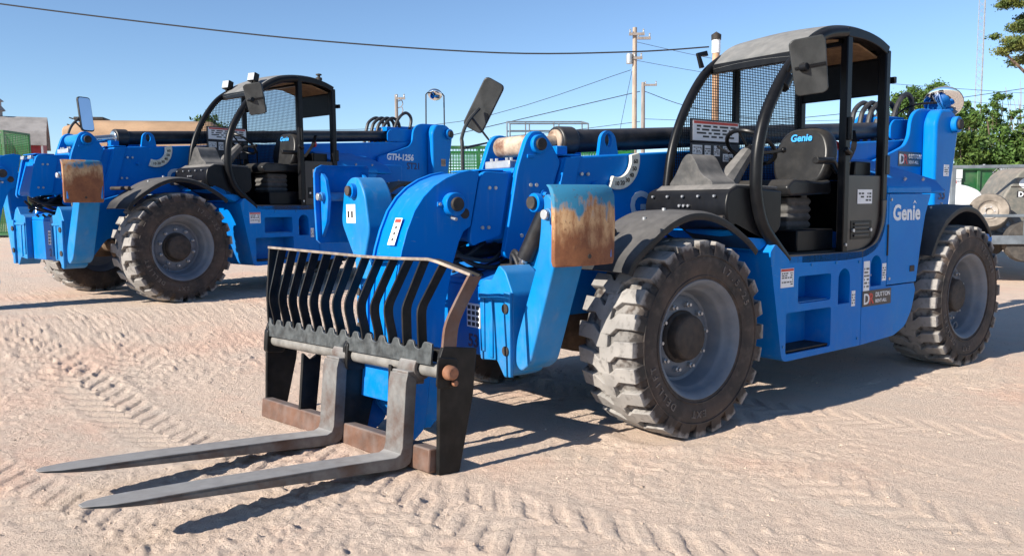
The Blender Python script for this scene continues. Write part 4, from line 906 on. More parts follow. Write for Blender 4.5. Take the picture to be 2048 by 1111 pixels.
# ------------------------------------------------------------------ pallet fork carriage (part of the near machine)
def carriage(T):
    e = empty('fork_carriage', (0, 0, 0), (0, 0, 0), T)
    ya, ti, ro = 0.097, 0.111, 0.030
    M = Matrix.Rotation(ya, 4, 'Z') @ Matrix.Rotation(-ti, 4, 'Y') @ Matrix.Rotation(ro, 4, 'X'); M.translation = (1.875, -0.155, -0.005)
    e.matrix_local = M
    HWD = 1.035
    def P(n, mb, mt, bevel=0.004, **k): return mb.build(n, mt, e, bevel, **k)
    side = fillet([(-0.045, -0.01), (-0.01, 0.64), (-0.03, 0.70), (-0.27, 0.69), (-0.26, 0.42), (-0.19, -0.01)], 0.012)
    for y in (HWD, -HWD): P('end_plate', MB().prism(side, y-0.015, y+0.015), CARR)
    P('middle_plate', MB().prism(fillet([(0.0, 0.06), (0.02, 0.62), (-0.05, 0.75), (-0.24, 0.68), (-0.24, 0.42), (-0.17, 0.05)], 0.015), 0.085, 0.115), CARR)
    P('middle_plate', MB().prism(fillet([(0.0, 0.05), (0.0, 0.52), (-0.06, 0.47), (-0.14, 0.53), (-0.12, 0.06)], 0.01), -0.475, -0.445), CARR)
    P('middle_plate', MB().prism(fillet([(0.0, 0.05), (0.02, 0.56), (-0.06, 0.50), (-0.16, 0.56), (-0.12, 0.06)], 0.01), 0.60, 0.63), CARR)
    P('lower_bar', MB().box(-0.085, 0.004, -HWD+0.02, HWD-0.02, 0.0, 0.135), BARRUST, 0.01)
    P('upper_bar', MB().box(-0.24, -0.16, -HWD+0.02, HWD-0.02, 0.585, 0.665), CARR, 0.01)
    P('fork_shaft', MB().cyl((-0.055, -HWD-0.01, 0.560), (-0.055, HWD+0.01, 0.560), 0.042, n=24), SHAFT)
    for y in (-HWD+0.025, 0.085, HWD+0.016):
        P('shaft_bracket', MB().prism(fillet([(-0.13, 0.47), (-0.13, 0.635), (0.015, 0.645), (0.015, 0.47)], 0.03), y-0.006 if y < 0.9 else y, y+0.05 if y < 0.9 else y+0.012), CARR, 0.006)
    P('shaft_end_knob', MB().cyl((-0.055, HWD+0.028, 0.560), (-0.055, HWD+0.085, 0.560), 0.043, 0.038, n=20), RUSTPIN, 0.01)
    P('keeper_bolt', MB().cyl((-0.10, HWD+0.028, 0.50), (-0.10, HWD+0.055, 0.50), 0.017, n=10), RUSTPIN, 0.003)
    # scalloped comb plate
    ys = [-0.90+0.1465*i for i in range(13)]
    top = []
    for i in range(13):
        y = ys[i]
        top += [(y-0.045, 0.708), (y-0.032, 0.682), (y-0.012, 0.672), (y+0.012, 0.672), (y+0.032, 0.682), (y+0.045, 0.708), (y+0.058, 0.716), (y+0.088, 0.716)]
    comb = [(-0.97, 0.59), (-0.97, 0.725)]+top+[(0.985, 0.71), (0.985, 0.59)]
    P('comb_plate', MB().prism(comb, -0.012, 0.004, 'x'), COMB, 0.003)
    # grille bars: bent flat bars standing edge on
    def rail_x(y): return 0.0-0.11*(y+1.035)/2.07 if y < 0.80 else -0.0975-(y-0.80)/0.235*0.095
    def rail_z(y): return 1.235-0.055*min(1, (y+1.035)/1.35) if y < 0.80 else 1.18-(y-0.80)/0.235*0.075
    allb = [(y, 0.675) for y in ys]
    for i, (y, zb) in enumerate(allb):
        bend = 0.045 if y < 0.7 else 0.02
        f = [(0.0, zb), (0.008, zb+0.05), (bend, 0.84), (bend+0.004, 0.90), (rail_x(y)+0.004, rail_z(y)-0.01)]
        f = fillet(f, [0, 0.02, 0.05, 0.05, 0], 3)
        k = [(a-0.062, b) for a, b in f[::-1]]
        P('grille_bar', MB().prism(f+k, y-0.007, y+0.007), CARR, 0.002)
    f = fillet([(-0.03, 0.69), (-0.035, 0.82), (-0.11, 0.96), (rail_x(HWD)+0.004, rail_z(HWD)-0.01)], [0, 0.06, 0.06, 0], 3)
    P('grille_bar', MB().prism(f+[(a-0.095, b+0.005) for a, b in f[::-1]], HWD-0.01, HWD+0.01), BARRUST, 0.002)
    f = [(-0.02, 0.69), (0.0, 0.86), (rail_x(-HWD)+0.004, rail_z(-HWD)-0.01)]
    P('grille_bar', MB().prism(f+[(a-0.10, b) for a, b in f[::-1]], -HWD-0.01, -HWD+0.01), CARR, 0.002)
    pth = [(rail_x(y)-0.005, y, rail_z(y)) for y in (-1.045, -0.6, -0.2, 0.2, 0.5, 0.70, 0.78, 0.84, 0.92, 1.045)]
    P('grille_top_rail', MB().tube(pth, 0, flat=(0.009, 0.014)), EDGE, 0.002)
    P('grille_back_rail', MB().tube([(p[0]-0.07, p[1], p[2]-0.002) for p in pth], 0, flat=(0.009, 0.009)), CARR, 0.002)
    # forks
    for yc in (0.775, 0.035):
        hw = 0.085
        # L-shaped profile in (x,z)
        prof = [(0.0, 0.50), (0.065, 0.53), (0.075, 0.48), (0.075, 0.12), (0.085, 0.085), (0.115, 0.07), (0.45, 0.064), (1.1, 0.045), (1.55, 0.026), (1.69, 0.018), (1.69, 0.010), (1.40, 0.0), (0.10, 0.0), (0.045, 0.008), (0.012, 0.03), (0.0, 0.07)]
        fe = empty('pallet_fork', (0, yc, 0), (0, 0, 0), e)
        mb = MB(); n = len(prof); vs = []
        def half(x): return hw*(1 if x < 1.45 else max(0.28, math.sqrt(max(0.0, 1-((x-1.45)/0.25)**2))))
        # split the long blade so that the tip can be rounded in plan
        prof2 = []
        for (x0, z0), (x1, z1) in zip(prof, prof[1:]+prof[:1]):
            m_ = max(1, int(abs(x1-x0)/0.035)) if max(x0, x1) > 1.4 else 1
            prof2 += [(x0+(x1-x0)*t/m_, z0+(z1-z0)*t/m_) for t in range(m_)]
        n = len(prof2); vs = [(x, -half(x), z) for x, z in prof2]+[(x, half(x), z) for x, z in prof2]
        fs = [tuple(range(n)), tuple(range(2*n-1, n-1, -1))]+[(i, n+i, n+(i+1) % n, (i+1) % n) for i in range(n)]
        o = mb.add(vs, fs).build('fork_blade', FORK, e, 0.006); o.location = (0, yc, 0); bpy.data.objects.remove(fe)
        P('fork_eye', MB().lathe([(0.044, -hw*0.94), (0.066, -hw*0.94), (0.066, hw*0.94), (0.044, hw*0.94)], 24, Matrix.Translation((-0.045, yc, 0.560))).box(-0.06, 0.06, yc-hw*0.9, yc+hw*0.9, 0.47, 0.545), FORK, 0.006)
    # coupler behind the carriage that the boom head carries
    mb = MB()
    for y in (-0.02, 0.42):
        mb.prism(fillet([(-0.16, 0.05), (-0.16, 0.58), (-0.30, 0.62), (-0.42, 0.45), (-0.40, 0.12), (-0.30, 0.03)], 0.04), y-0.02, y+0.02)
    mb.box(-0.16, -0.12, -0.06, 0.46, 0.30, 0.58)
    P('quick_coupler', mb, BLUE, 0.008)
    P('coupler_cylinder', MB().cyl((-0.20, -0.20, 0.22), (-0.20, 0.0, 0.22), 0.03, n=14), FORK)
    P('coupler_block', MB().box(-0.24, -0.15, -0.22, -0.05, 0.14, 0.32), BLUE, 0.008)
carriage(TA)

# ------------------------------------------------------------------ ground
def vnoise(x, y, seed):
    xi = np.floor(x).astype(np.int64); yi = np.floor(y).astype(np.int64); fx = x-xi; fy = y-yi
    fx = fx*fx*(3-2*fx); fy = fy*fy*(3-2*fy)
    def h(a, b):
        n = (a*374761393+b*668265263+seed*1442695041) & 0x7fffffff
        n = ((n ^ (n >> 13))*1274126177) & 0x7fffffff
        return ((n ^ (n >> 16)) & 0xffff)/65535.0
    return (h(xi, yi)*(1-fx)+h(xi+1, yi)*fx)*(1-fy)+(h(xi, yi+1)*(1-fx)+h(xi+1, yi+1)*fx)*fy
def sstep(a, b, t):
    t = np.clip((t-a)/(b-a), 0, 1); return t*t*(3-2*t)
def base_height(x, y):
    return 0.392*sstep(-1.55, -5.0, y+0.0*x)-0.05*np.exp(-((x-2.2)**2/0.8+(y+1.2)**2/0.5))
TRACKS = []  # (x0,y0, heading, width, phase, strength)
for (u0, v0, u1, v1, wd, st) in ((60, 760, 620, 1000, .42, 1.0), (0, 640, 1000, 1100, .42, .8), (330, 640, 1000, 760, .42, .8), (-100, 900, 420, 1110, .40, .7), (700, 1000, 2000, 900, .4, .25), (1100, 1100, 2040, 800, .4, .25), (500, 620, 1080, 800, .42, .9), (0, 560, 560, 600, .42, .7), (-200, 720, 900, 1010, .42, .8), (150, 610, 760, 700, .40, .7), (950, 960, 2100, 1060, .42, .3), (1300, 900, 2100, 960, .40, .25), (-200, 1000, 700, 1160, .42, .6), (1000, 860, 1700, 1110, .42, .3)):
    a, b = on_z(u0, v0, 0), on_z(u1, v1, 0); TRACKS.append((a.x, a.y, math.atan2(b.y-a.y, b.x-a.x), wd, random.random(), st))
def height(x, y):
    z = base_height(x, y)
    near = np.exp(-((np.hypot(x-0.8, y-0.8)/9.0)**4))
    z = z+0.022*(vnoise(x*0.45, y*0.45, 1)-0.5)+near*0.010*(vnoise(x*1.7, y*1.7, 2)-0.5)
    rough = np.clip(vnoise(x*0.7+9, y*0.7, 3)*1.5-0.2, 0.2, 1.0)*(0.55+0.6*sstep(0.2, 2.2, x-0.55*y))
    z = z+near*rough*(0.004*(vnoise(x*5, y*5, 4)-0.5)+0.004*(vnoise(x*11, y*11, 5)-0.5)+0.007*(vnoise(x*24, y*24, 6)-0.5)+0.009*(vnoise(x*41+5, y*41, 7)-0.5)+0.007*(vnoise(x*63, y*63+3, 17)-0.5)+0.007*sstep(0.56, 0.62, vnoise(x*13+5*vnoise(x*4, y*4, 31), y*13, 32))*sstep(0.45, 0.7, vnoise(x*1.3, y*1.3, 33)))
    cl = vnoise(x*16+3, y*16, 8); z = z+near*rough*0.03*np.clip(cl-0.66, 0, 1)*3*vnoise(x*31, y*31, 9)
    for tx, ty, th, wd, ph, st in TRACKS:
        c, s = math.cos(th), math.sin(th)
        u = (x-tx)*c+(y-ty)*s; v = -(x-tx)*s+(y-ty)*c+0.12*np.sin(u*0.5+ph*6)
        band = sstep(wd*0.62, wd*0.42, np.abs(v)); fade = near*st*sstep(0.2, 0.55, vnoise(x*0.8+ph*50, y*0.8, 11))
        che = (u+np.abs(v)*0.75+np.where(v > 0, 0.085, 0.0)+0.03*(vnoise(x*6, y*6, 12)-0.5))/0.17+ph
        tri = np.abs(((che) % 1.0)-0.5)*2
        z = z+band*fade*(0.0125*sstep(0.42, 0.54, tri)-0.0075)
        z = z+fade*0.005*np.exp(-((np.abs(v)-wd*0.60)/0.05)**2)
    # keep the ground below the wheels and the fork tips
    for wx, wy in ((0, 1.03), (-3.65, 1.03), (0, -1.03), (-3.65, -1.03)):
        d = np.exp(-(((x-wx)/0.34)**4+((y-wy)/0.32)**4)); z = z*(1-d)+d*0.004
        rd = np.hypot((x-wx)/0.5, (y-wy)/0.42); z = z+0.022*np.exp(-((rd-1.02)/0.16)**2)*(0.4+0.8*vnoise(x*9, y*9, 44))
    return z
def axis(a0, a1, st, lo, hi, g=1.14):
    core = list(np.arange(a0, a1, st)); p = core[-1]; d = st; out = core
    while p < hi: d *= g; p += d; out.append(p)
    p = core[0]; d = st
    pre = []
    while p > lo: d *= g; p -= d; pre.append(p)
    return np.array(pre[::-1]+out)
gx = axis(-3.0, 4.1, 0.0125, -900, 900, 1.05); gy = axis(-2.8, 3.2, 0.0125, -900, 900, 1.05)
X, Y = np.meshgrid(gx, gy, indexing='ij'); Z = height(X, Y)
nx, ny = X.shape
me = bpy.data.meshes.new('ground')
me.vertices.add(nx*ny); me.vertices.foreach_set('co', np.stack([X, Y, Z], -1).astype(np.float32).ravel())
idx = np.arange(nx*ny).reshape(nx, ny)
q = np.stack([idx[:-1, :-1], idx[1:, :-1], idx[1:, 1:], idx[:-1, 1:]], -1).reshape(-1, 4)
me.loops.add(q.size); me.loops.foreach_set('vertex_index', q.ravel().astype(np.int32))
me.polygons.add(len(q)); me.polygons.foreach_set('loop_start', (np.arange(len(q))*4).astype(np.int32)); me.update(calc_edges=True); me.validate()
me.polygons.foreach_set('use_smooth', [True]*len(me.polygons))
def ground_material():
    mt = bpy.data.materials.new('sandy_yard_dirt'); mt.use_nodes = True
    t = mt.node_tree; N = t.nodes; L = t.links; b = N['Principled BSDF']; b.inputs['Roughness'].default_value = 0.95; b.inputs['Specular IOR Level'].default_value = 0.15
    tc = N.new('ShaderNodeTexCoord')
    def nz(s, d=6, rg=0.6):
        n = N.new('ShaderNodeTexNoise'); n.inputs['Scale'].default_value = s; n.inputs['Detail'].default_value = d; n.inputs['Roughness'].default_value = rg; L.new(tc.outputs['Object'], n.inputs[0]); return n.outputs[0]
    def mr(src, a, c, d=0, e=1):
        r = N.new('ShaderNodeMapRange')
        for i, x in enumerate((a, c, d, e)): r.inputs[i+1].default_value = x
        L.new(src, r.inputs[0]); return r.outputs[0]
    def mix(f, a, c):
        x = N.new('ShaderNodeMix'); x.data_type = 'RGBA'; L.new(f, x.inputs[0])
        for i, s in ((6, a), (7, c)):
            if isinstance(s, tuple): x.inputs[i].default_value = (*s, 1)
            else: L.new(s, x.inputs[i])
        return x.outputs[2]
    col = mix(mr(nz(0.5), 0.35, 0.65), (0.69, 0.525, 0.415), (0.66, 0.53, 0.43))
    col = mix(mr(nz(0.8, 5), 0.52, 0.66, 0, 0.7), col, (0.72, 0.48, 0.365))
    col = mix(mr(nz(2.2, 5), 0.58, 0.72, 0, 0.4), col, (0.60, 0.525, 0.45))
    col = mix(mr(nz(38, 6, 0.7), 0.58, 0.74, 0, 0.45), col, (0.40, 0.305, 0.24))
    col = mix(mr(nz(70, 3, 0.6), 0.62, 0.74, 0, 0.45), col, (0.60, 0.52, 0.44))
    col = mix(mr(nz(120, 3, 0.6), 0.66, 0.74, 0, 0.6), col, (0.17, 0.125, 0.105))  # fine dark specks: tiny shadows of crumbs painted into the colour
    ang = TRACKS[1][2]; mp = N.new('ShaderNodeMapping'); mp.inputs['Rotation'].default_value = (0, 0, -ang); L.new(tc.outputs['Object'], mp.inputs[0])
    mq = N.new('ShaderNodeMapping'); mq.inputs['Scale'].default_value = (0.18, 1.6, 1); L.new(mp.outputs[0], mq.inputs[0])
    bn = N.new('ShaderNodeTexNoise'); bn.inputs['Scale'].default_value = 2.4; bn.inputs['Detail'].default_value = 7; bn.inputs['Roughness'].default_value = 0.65; L.new(mq.outputs[0], bn.inputs[0])
    col = mix(mr(bn.outputs[0], 0.50, 0.66, 0, 0.45), col, (0.57, 0.48, 0.40))
    col = mix(mr(bn.outputs[0], 0.46, 0.32, 0, 0.45), col, (0.76, 0.60, 0.48))
    col = mix(mr(nz(55, 8, 0.75), 0.585, 0.66, 0, 0.55), col, (0.30, 0.22, 0.17))  # coarser dark specks, likewise clod shadows put into the dirt colour
    L.new(col, b.inputs['Base Color'])
    bp = N.new('ShaderNodeBump'); bp.inputs['Strength'].default_value = 0.8; bp.inputs['Distance'].default_value = 0.011
    ad = N.new('ShaderNodeMath'); ad.operation = 'ADD'; L.new(mr(nz(34, 9, 0.75), 0.35, 0.7), ad.inputs[0]); L.new(mr(nz(95, 6, 0.7), 0.4, 0.75, 0, 0.8), ad.inputs[1])
    L.new(ad.outputs[0], bp.inputs['Height']); L.new(bp.outputs[0], b.inputs['Normal'])
    return mt
GM = ground_material(); me.materials.append(GM)
go = bpy.data.objects.new('ground', me); C.objects.link(go); go['kind'] = 'structure'; go['label'] = 'sandy pink dirt yard with tyre tracks'

# loose clods and pebbles
rng = np.random.default_rng(4)
vs, fs = [], []
n_st = 9000
px_ = rng.uniform(-5.5, 4.2, n_st); py_ = rng.uniform(-5, 3.6, n_st)
den = vnoise(px_*0.9, py_*0.9, 21); keep = den+rng.uniform(-0.3, 0.3, n_st) > 0.45; px_, py_ = px_[keep], py_[keep]
pz_ = height(px_, py_); rr_ = np.clip(rng.lognormal(-5.35, 0.42, len(px_)), 0.0025, 0.015)
oc = np.array([(1, 0, 0), (-1, 0, 0), (0, 1, 0), (0, -1, 0), (0, 0, 1), (0, 0, -1)], float); of = [(0, 2, 4), (2, 1, 4), (1, 3, 4), (3, 0, 4), (2, 0, 5), (1, 2, 5), (3, 1, 5), (0, 3, 5)]
for i in range(len(px_)):
    a = rng.uniform(0, 6.3); sc = rng.uniform(0.6, 1.4, (6, 1)); p = oc*sc*rr_[i]*np.array([1.3, 0.9, 0.6]); c, s = math.cos(a), math.sin(a)
    p = np.stack([p[:, 0]*c-p[:, 1]*s, p[:, 0]*s+p[:, 1]*c, p[:, 2]], 1)+[px_[i], py_[i], pz_[i]+rr_[i]*0.15]
    o = len(vs); vs += [tuple(x) for x in p]; fs += [tuple(o+j for j in f) for f in of]
CLOD = mat('loose_dirt_clods', (0.47, 0.36, 0.28), 0.95, var=0.35, vscale=3, spec=0.1)
st_ = bpy.data.meshes.new('loose_clods'); st_.from_pydata(vs, [], fs); st_.materials.append(CLOD)
so_ = bpy.data.objects.new('loose_clods', st_); C.objects.link(so_); tag(so_, 'loose sandy clods and pebbles scattered over the yard', 'pebbles', kind='stuff')

#BACKGROUND
# ------------------------------------------------------------------ background of the yard
GZ = 0.392
FACE = math.atan2(-math.cos(yaw), math.sin(yaw))       # local +X runs to the right as seen from the yard's front
def spot(name, u, d, turn=0.0, z=GZ):
    p = at(u, 407, d); return empty(name, (p.x, p.y, z), (0, 0, FACE+turn))
def zz(u, v, d): return at(u, v, d).z-GZ
GREEN = mat('green_container_paint', (0.012, 0.11, 0.03), 0.45, var=0.2, vscale=3, dust=0.15)
GREENM = mat('green_welded_mesh', (0.012, 0.15, 0.03), 0.5, var=0.15)
BARNRED = mat('barn_red_boards', (0.30, 0.03, 0.03), 0.7, var=0.2, vscale=4)
BARNROOF = mat('weathered_grey_roof', (0.28, 0.26, 0.245), 0.7, var=0.2, vscale=1.2, col2=(0.34, 0.30, 0.27), amt2=0.1, scale2=2)
TANRUST = mat('tan_rusted_steel', (0.42, 0.27, 0.16), 0.7, var=0.2, vscale=1.2, col2=(0.17, 0.085, 0.05), amt2=0.12, scale2=1.6, edge2=0.16, stretch=(0.6, 1, 1.4))
WOODP = mat('weathered_pole_wood', (0.36, 0.29, 0.23), 0.85, var=0.25, vscale=3, stretch=(6, 6, 0.6))
WOODG = mat('grey_pole_wood', (0.24, 0.21, 0.19), 0.85, var=0.25, vscale=3, stretch=(6, 6, 0.6))
RUSTPOLE = mat('rusty_orange_pole', (0.42, 0.25, 0.15), 0.7, var=0.3, vscale=4)
WIRE = mat('black_wire', (0.02, 0.02, 0.022), 0.6)
GALV = mat('galvanised_steel', (0.40, 0.42, 0.43), 0.45, 0.5, var=0.15)
RAILG = mat('grey_guard_rail', (0.13, 0.15, 0.17), 0.5, var=0.2)
CARWHITE = mat('white_car_paint', (0.72, 0.73, 0.74), 0.25, var=0.03, coat=0.5)
CARGLASS = mat('dark_car_glass', (0.015, 0.017, 0.02), 0.06, var=0.05)
TANKG = mat('dusty_grey_tank', (0.13, 0.13, 0.115), 0.6, var=0.12, dust=0.3, up_dust=0.3)
RUBBER = mat('plain_rubber', (0.045, 0.04, 0.036), 0.8, dust=0.3, dcol=(0.2, 0.17, 0.14))
BEIGEW = mat('beige_wheel_paint', (0.30, 0.26, 0.22), 0.6, var=0.25, vscale=12, col2=(0.12, 0.06, 0.035), amt2=0.1, scale2=10)
SPARET = mat('sun_bleached_tyre', (0.20, 0.17, 0.14), 0.9, var=0.3, vscale=6)
BARK = mat('tree_bark', (0.14, 0.10, 0.075), 0.9, var=0.3, vscale=5)
def leafmat(name, a, b, s):
    mt = mat(name, a, 0.6, var=0.25, vscale=s*2, col2=b, amt2=0.45, scale2=s, edge2=0.12, spec=0.25)
    return mt
LEAF1 = leafmat('mid_green_leaves', (0.04, 0.085, 0.018), (0.095, 0.16, 0.03), 1.6)
LEAF2 = leafmat('olive_pine_needles', (0.055, 0.085, 0.018), (0.16, 0.17, 0.04), 1.3)
LEAF3 = leafmat('deep_hedge_leaves', (0.025, 0.06, 0.012), (0.10, 0.15, 0.03), 2.2)

def boxed(root, name, mt, *b, bevel=0.0):
    mb = MB()
    for q in b: mb.box(*q)
    return mb.build(name, mt, root, bevel)
def wirepath(name, pts, r, label, sag=0.0, n=20):
    P_ = [Vector(p) for p in pts]
    if len(P_) == 2:
        a, b = P_; P_ = [a.lerp(b, t/n)-Vector((0, 0, sag*4*(t/n)*(1-t/n))) for t in range(n+1)]
    else: P_ = smoothpath(P_, 6)
    c0 = P_[0].copy(); o = MB().tube([p-c0 for p in P_], r, 5).build(name, WIRE); o.location = c0
    return tag(o, label, 'wire', 'overhead wires')

# barn
d = 60; k = d/FPX
e = spot('barn', 30, d, R(27)); zr = zz(30, 238, d); zm = zz(30, 281, d); ze = zz(30, 296, d)
L_ = -9.0; R_ = 2.15
g = [(-3.2, ze), (-2.6, zm+0.35), (-0.2, zr), (0.2, zr), (2.6, zm+0.35), (3.2, ze)]
rf = MB()
for a, b in zip(g, g[1:]): rf.prism([a, b, (b[0], b[1]+0.12), (a[0], a[1]+0.12)], L_, R_+0.25, 'x')
rf.build('roof', BARNROOF, e)
MB().prism([(-3.0, 0), (-3.0, ze)]+[(a*0.96, b) for a, b in g[1:-1]]+[(3.0, ze), (3.0, 0)], L_+0.2, R_, 'x').build('wall', BARNRED, e)
boxed(e, 'trim_board', WHITE, (R_-0.12, R_+0.01, -3.03, -2.98, 0, ze))
cu = MB().lathe([(0.34, 0), (0.34, 0.45), (0.55, 0.5), (0.5, 0.6), (0.30, 0.85), (0.30, 1.15), (0.48, 1.18), (0.1, 1.5), (0.001, 1.55)], 10, Matrix.Translation((-0.75, 0, zr)) @ Matrix.Rotation(R(90), 4, 'X')).build('roof_vent', BARNROOF, e)
tag(e, 'red barn with weathered grey gambrel roof and round roof vent', 'barn')

# welded mesh bins, green
def mesh_bin(u, d, w_, dep, h, label, turn=0.0, z0=0.1, cell=0.065):
    e = spot('mesh_bin', u, d, turn); t = 0.07
    for x in (0, w_):
        for y in (0, dep): boxed(e, 'corner_post', GREEN, (x-t/2, x+t/2, y-t/2, y+t/2, 0, h))
    for z in (z0, h-t):
        for y in (0, dep): boxed(e, 'frame_rail', GREEN, (t/2, w_-t/2, y-t/2, y+t/2, z, z+t))
        for x in (0, w_): boxed(e, 'frame_rail', GREEN, (x-t/2, x+t/2, t/2, dep-t/2, z, z+t))
    th = 0.008
    for y in (0, dep):
        mb = MB(); x = cell
        while x < w_: mb.box(x-th, x+th, y-th, y+th, z0+t, h-t); x += cell
        z = z0+cell
        while z < h-t: mb.box(t/2, w_-t/2, y-th*0.8, y+th*0.8, z-th, z+th); z += cell
        tag(mb.build('mesh_panel', GREENM, e, smooth=0), None, None, kind='stuff')
    for x in (0, w_):
        mb = MB(); y = cell
        while y < dep: mb.box(x-th, x+th, y-th, y+th, z0+t, h-t); y += cell
        z = z0+cell
        while z < h-t: mb.box(x-th*0.8, x+th*0.8, t/2, dep-t/2, z-th, z+th); z += cell
        tag(mb.build('mesh_panel', GREENM, e, smooth=0), None, None, kind='stuff')
    for x in [w_*i/6 for i in range(1, 6)]: boxed(e, 'stiffener', GREEN, (x-0.03, x+0.03, -0.03, 0.035, z0+t, h-t))
    boxed(e, 'floor_plate', GREEN, (0, w_, 0, dep, z0-0.02, z0))
    return tag(e, label, 'cage', 'green mesh cages')
d = 30; mesh_bin(-270, d, 285*d/FPX, 1.6, zz(30, 261, d), 'tall green mesh cage in front of the red barn', 0.0)
d = 18; mesh_bin(896, d, 4.2, 1.8, zz(930, 292, d), 'green mesh cage behind the gooseneck of the forked telehandler', R(8))

# tan tank trailer
d = 24; k = d/FPX
e = spot('tank_trailer', 132, d, R(12)); zt = zz(260, 236, d); zb = zz(260, 300, d); Lg = 275*k
n = 10; r_ = (zt-zb)/2*1.25
cs = [(-1.0, zb), (-1.02, zb+0.5)]+[(-1.02*math.copysign(abs(math.cos(a))**0.6, math.cos(a)), zb+0.5+(zt-zb-0.5)*math.sin(a)**0.5) for a in [math.pi*i/14 for i in range(1, 14)]]+[(1.02, zb+0.5), (1.0, zb)]
mb = MB(); secs = [(0.0, 0.80), (0.5, 0.98), (0.7, 1.0), (Lg, 1.0), (Lg+0.15, 0.9)]
vs = []; fs = []
for x, s in secs: vs += [(x, y+1.0, zb+(z-zb)*s) for y, z in cs]
c = len(cs)
for i in range(len(secs)-1): fs += [(i*c+j, i*c+(j+1) % c, (i+1)*c+(j+1) % c, (i+1)*c+j) for j in range(c)]
fs += [tuple(range(c)), tuple(range((len(secs)-1)*c, len(secs)*c))]
mb.add(vs, fs); mb.build('tank_body', TANRUST, e, 0.02)
boxed(e, 'hatch_cover', DARK, (0.15, 1.0, 0.6, 1.4, zt+0.0, zt+0.10), bevel=0.03)
boxed(e, 'chassis_beam', DARK, (0.2, Lg, 0.6, 0.75, zb-0.2, zb), (0.2, Lg, 1.25, 1.4, zb-0.2, zb))
boxed(e, 'support_leg', DARK, (0.3, 0.42, 0.6, 0.72, 0, zb-0.2), (0.3, 0.42, 1.28, 1.4, 0, zb-0.2))
for x in (Lg-1.3, Lg-0.35):
    for y in (0.15, 1.85): MB().lathe([(0.2, -0.12), (0.48, -0.13), (0.5, -0.08), (0.5, 0.08), (0.48, 0.13), (0.2, 0.12), (0.15, 0.05), (0.001, 0.05)], 20, Matrix.Translation((x, y, 0.5))).build('wheel', RUBBER, e)
mb = MB()
for y in (0.55, 0.85): mb.cyl((-0.32, y, zb-0.2), (0.15, y, zt-0.2), 0.03, n=6)
mb.build('ladder_rail', DARK, e)
for i in range(6): MB().cyl((-0.28+0.07*i, 0.55, zb+0.2*i), (-0.28+0.07*i, 0.85, zb+0.2*i), 0.02, n=6).build('ladder_rung', DARK, e)
tag(e, 'tan rust-streaked tank trailer with flattened top and dark hatch', 'trailer')

# scissor lift with guard rails
d = 24; k = d/FPX
e = spot('scissor_lift', 1020, d, R(5)); z1 = zz(1100, 276, d); z2 = zz(1100, 237, d); Wl = 160*k
boxed(e, 'base', DARK, (0.0, Wl*0.95, 0, 1.1, 0.25, 0.7), bevel=0.03)
for x in (0.3, Wl*0.8):
    for y in (0.0, 1.1): MB().lathe([(0.001, -0.08), (0.2, -0.1), (0.22, -0.05), (0.22, 0.05), (0.2, 0.1), (0.001, 0.08)], 16, Matrix.Translation((x, y, 0.22))).build('wheel', RUBBER, e)
zs = [0.7+(z1-0.75)*i/3 for i in range(4)]
for a, b in zip(zs, zs[1:]):
    for y in (0.12, 0.98):
        MB().cyl((0.1, y, a), (Wl*0.9, y, b), 0.04, n=6).build('scissor_arm', RAILG, e); MB().cyl((0.1, y+0.06, b), (Wl*0.9, y+0.06, a), 0.04, n=6).build('scissor_arm', RAILG, e)
boxed(e, 'platform', RAILG, (0, Wl, 0, 1.1, z1-0.08, z1), bevel=0.01)
for y in (0.02, 1.08):
    for x in (0.02, Wl*0.25, Wl*0.62, Wl-0.02): MB().cyl((x, y, z1), (x, y, z2 if y > 1 else z2-0.16), 0.022, n=6).build('rail_post', RAILG, e)
    zt_ = z2 if y > 1 else z2-0.16
    for q in (zt_, (zt_+z1)/2): MB().cyl((0.02, y, q), (Wl-0.02, y, q), 0.022, n=6).build('guard_rail', RAILG, e)
for x in (0.02, Wl-0.02):
    MB().cyl((x, 0.02, z2-0.16), (x, 1.08, z2), 0.022, n=6).build('guard_rail', RAILG, e)
tag(e, 'grey scissor lift with raised platform and open guard rails', 'lift')

# utility poles
def pole(u, vtop, d, r, mt, label, arms=(), z_=GZ, cap=None):
    e = spot('utility_pole', u, d); h = zz(u, vtop, d); k = d/FPX
    MB().tube([(0, 0, -0.3), (0, 0, h*0.5), (0, 0, h)], [r*1.15, r*1.05, r*0.9], 12).build('shaft', mt, e)
    for v, l0, l1 in arms:
        z = zz(u, v, d); boxed(e, 'crossarm', WOODG, (l0*k, l1*k, -r-0.10, -r, z-0.06, z+0.06))
        for x in (l0*k+0.05, l1*k-0.05): MB().lathe([(0.03, 0), (0.05, 0.05), (0.03, 0.1), (0.05, 0.15), (0.001, 0.2)], 8, Matrix.Translation((x, -r-0.05, z+0.06)) @ Matrix.Rotation(R(90), 4, 'X')).build('insulator', GALV, e)
    if cap: MB().lathe([(r*1.25, 0), (r*1.3, 0.12), (0.001, 0.2)], 12, Matrix.Translation((0, 0, h-0.05)) @ Matrix.Rotation(R(90), 4, 'X')).build('cap', cap, e)
    return tag(e, label, 'pole', 'utility poles'), h
e1, h1 = pole(1268, 62, 40, 0.115, WOODP, 'tall weathered wooden utility pole with small transformer can', ((76, -12, 18), (84, 4, 30), (122, -3, 14)))
MB().lathe([(0.001, 0), (0.15, 0.02), (0.16, 0.1), (0.16, 0.42), (0.12, 0.5), (0.001, 0.52)], 12, Matrix.Translation((-0.26, -0.05, zz(1268, 133, 40))) @ Matrix.Rotation(R(90), 4, 'X')).build('transformer_can', GALV, e1)
pole(1285, 168, 52, 0.13, WOODG, 'shorter grey utility pole behind the tall weathered one', ((174, 2, 26), ))
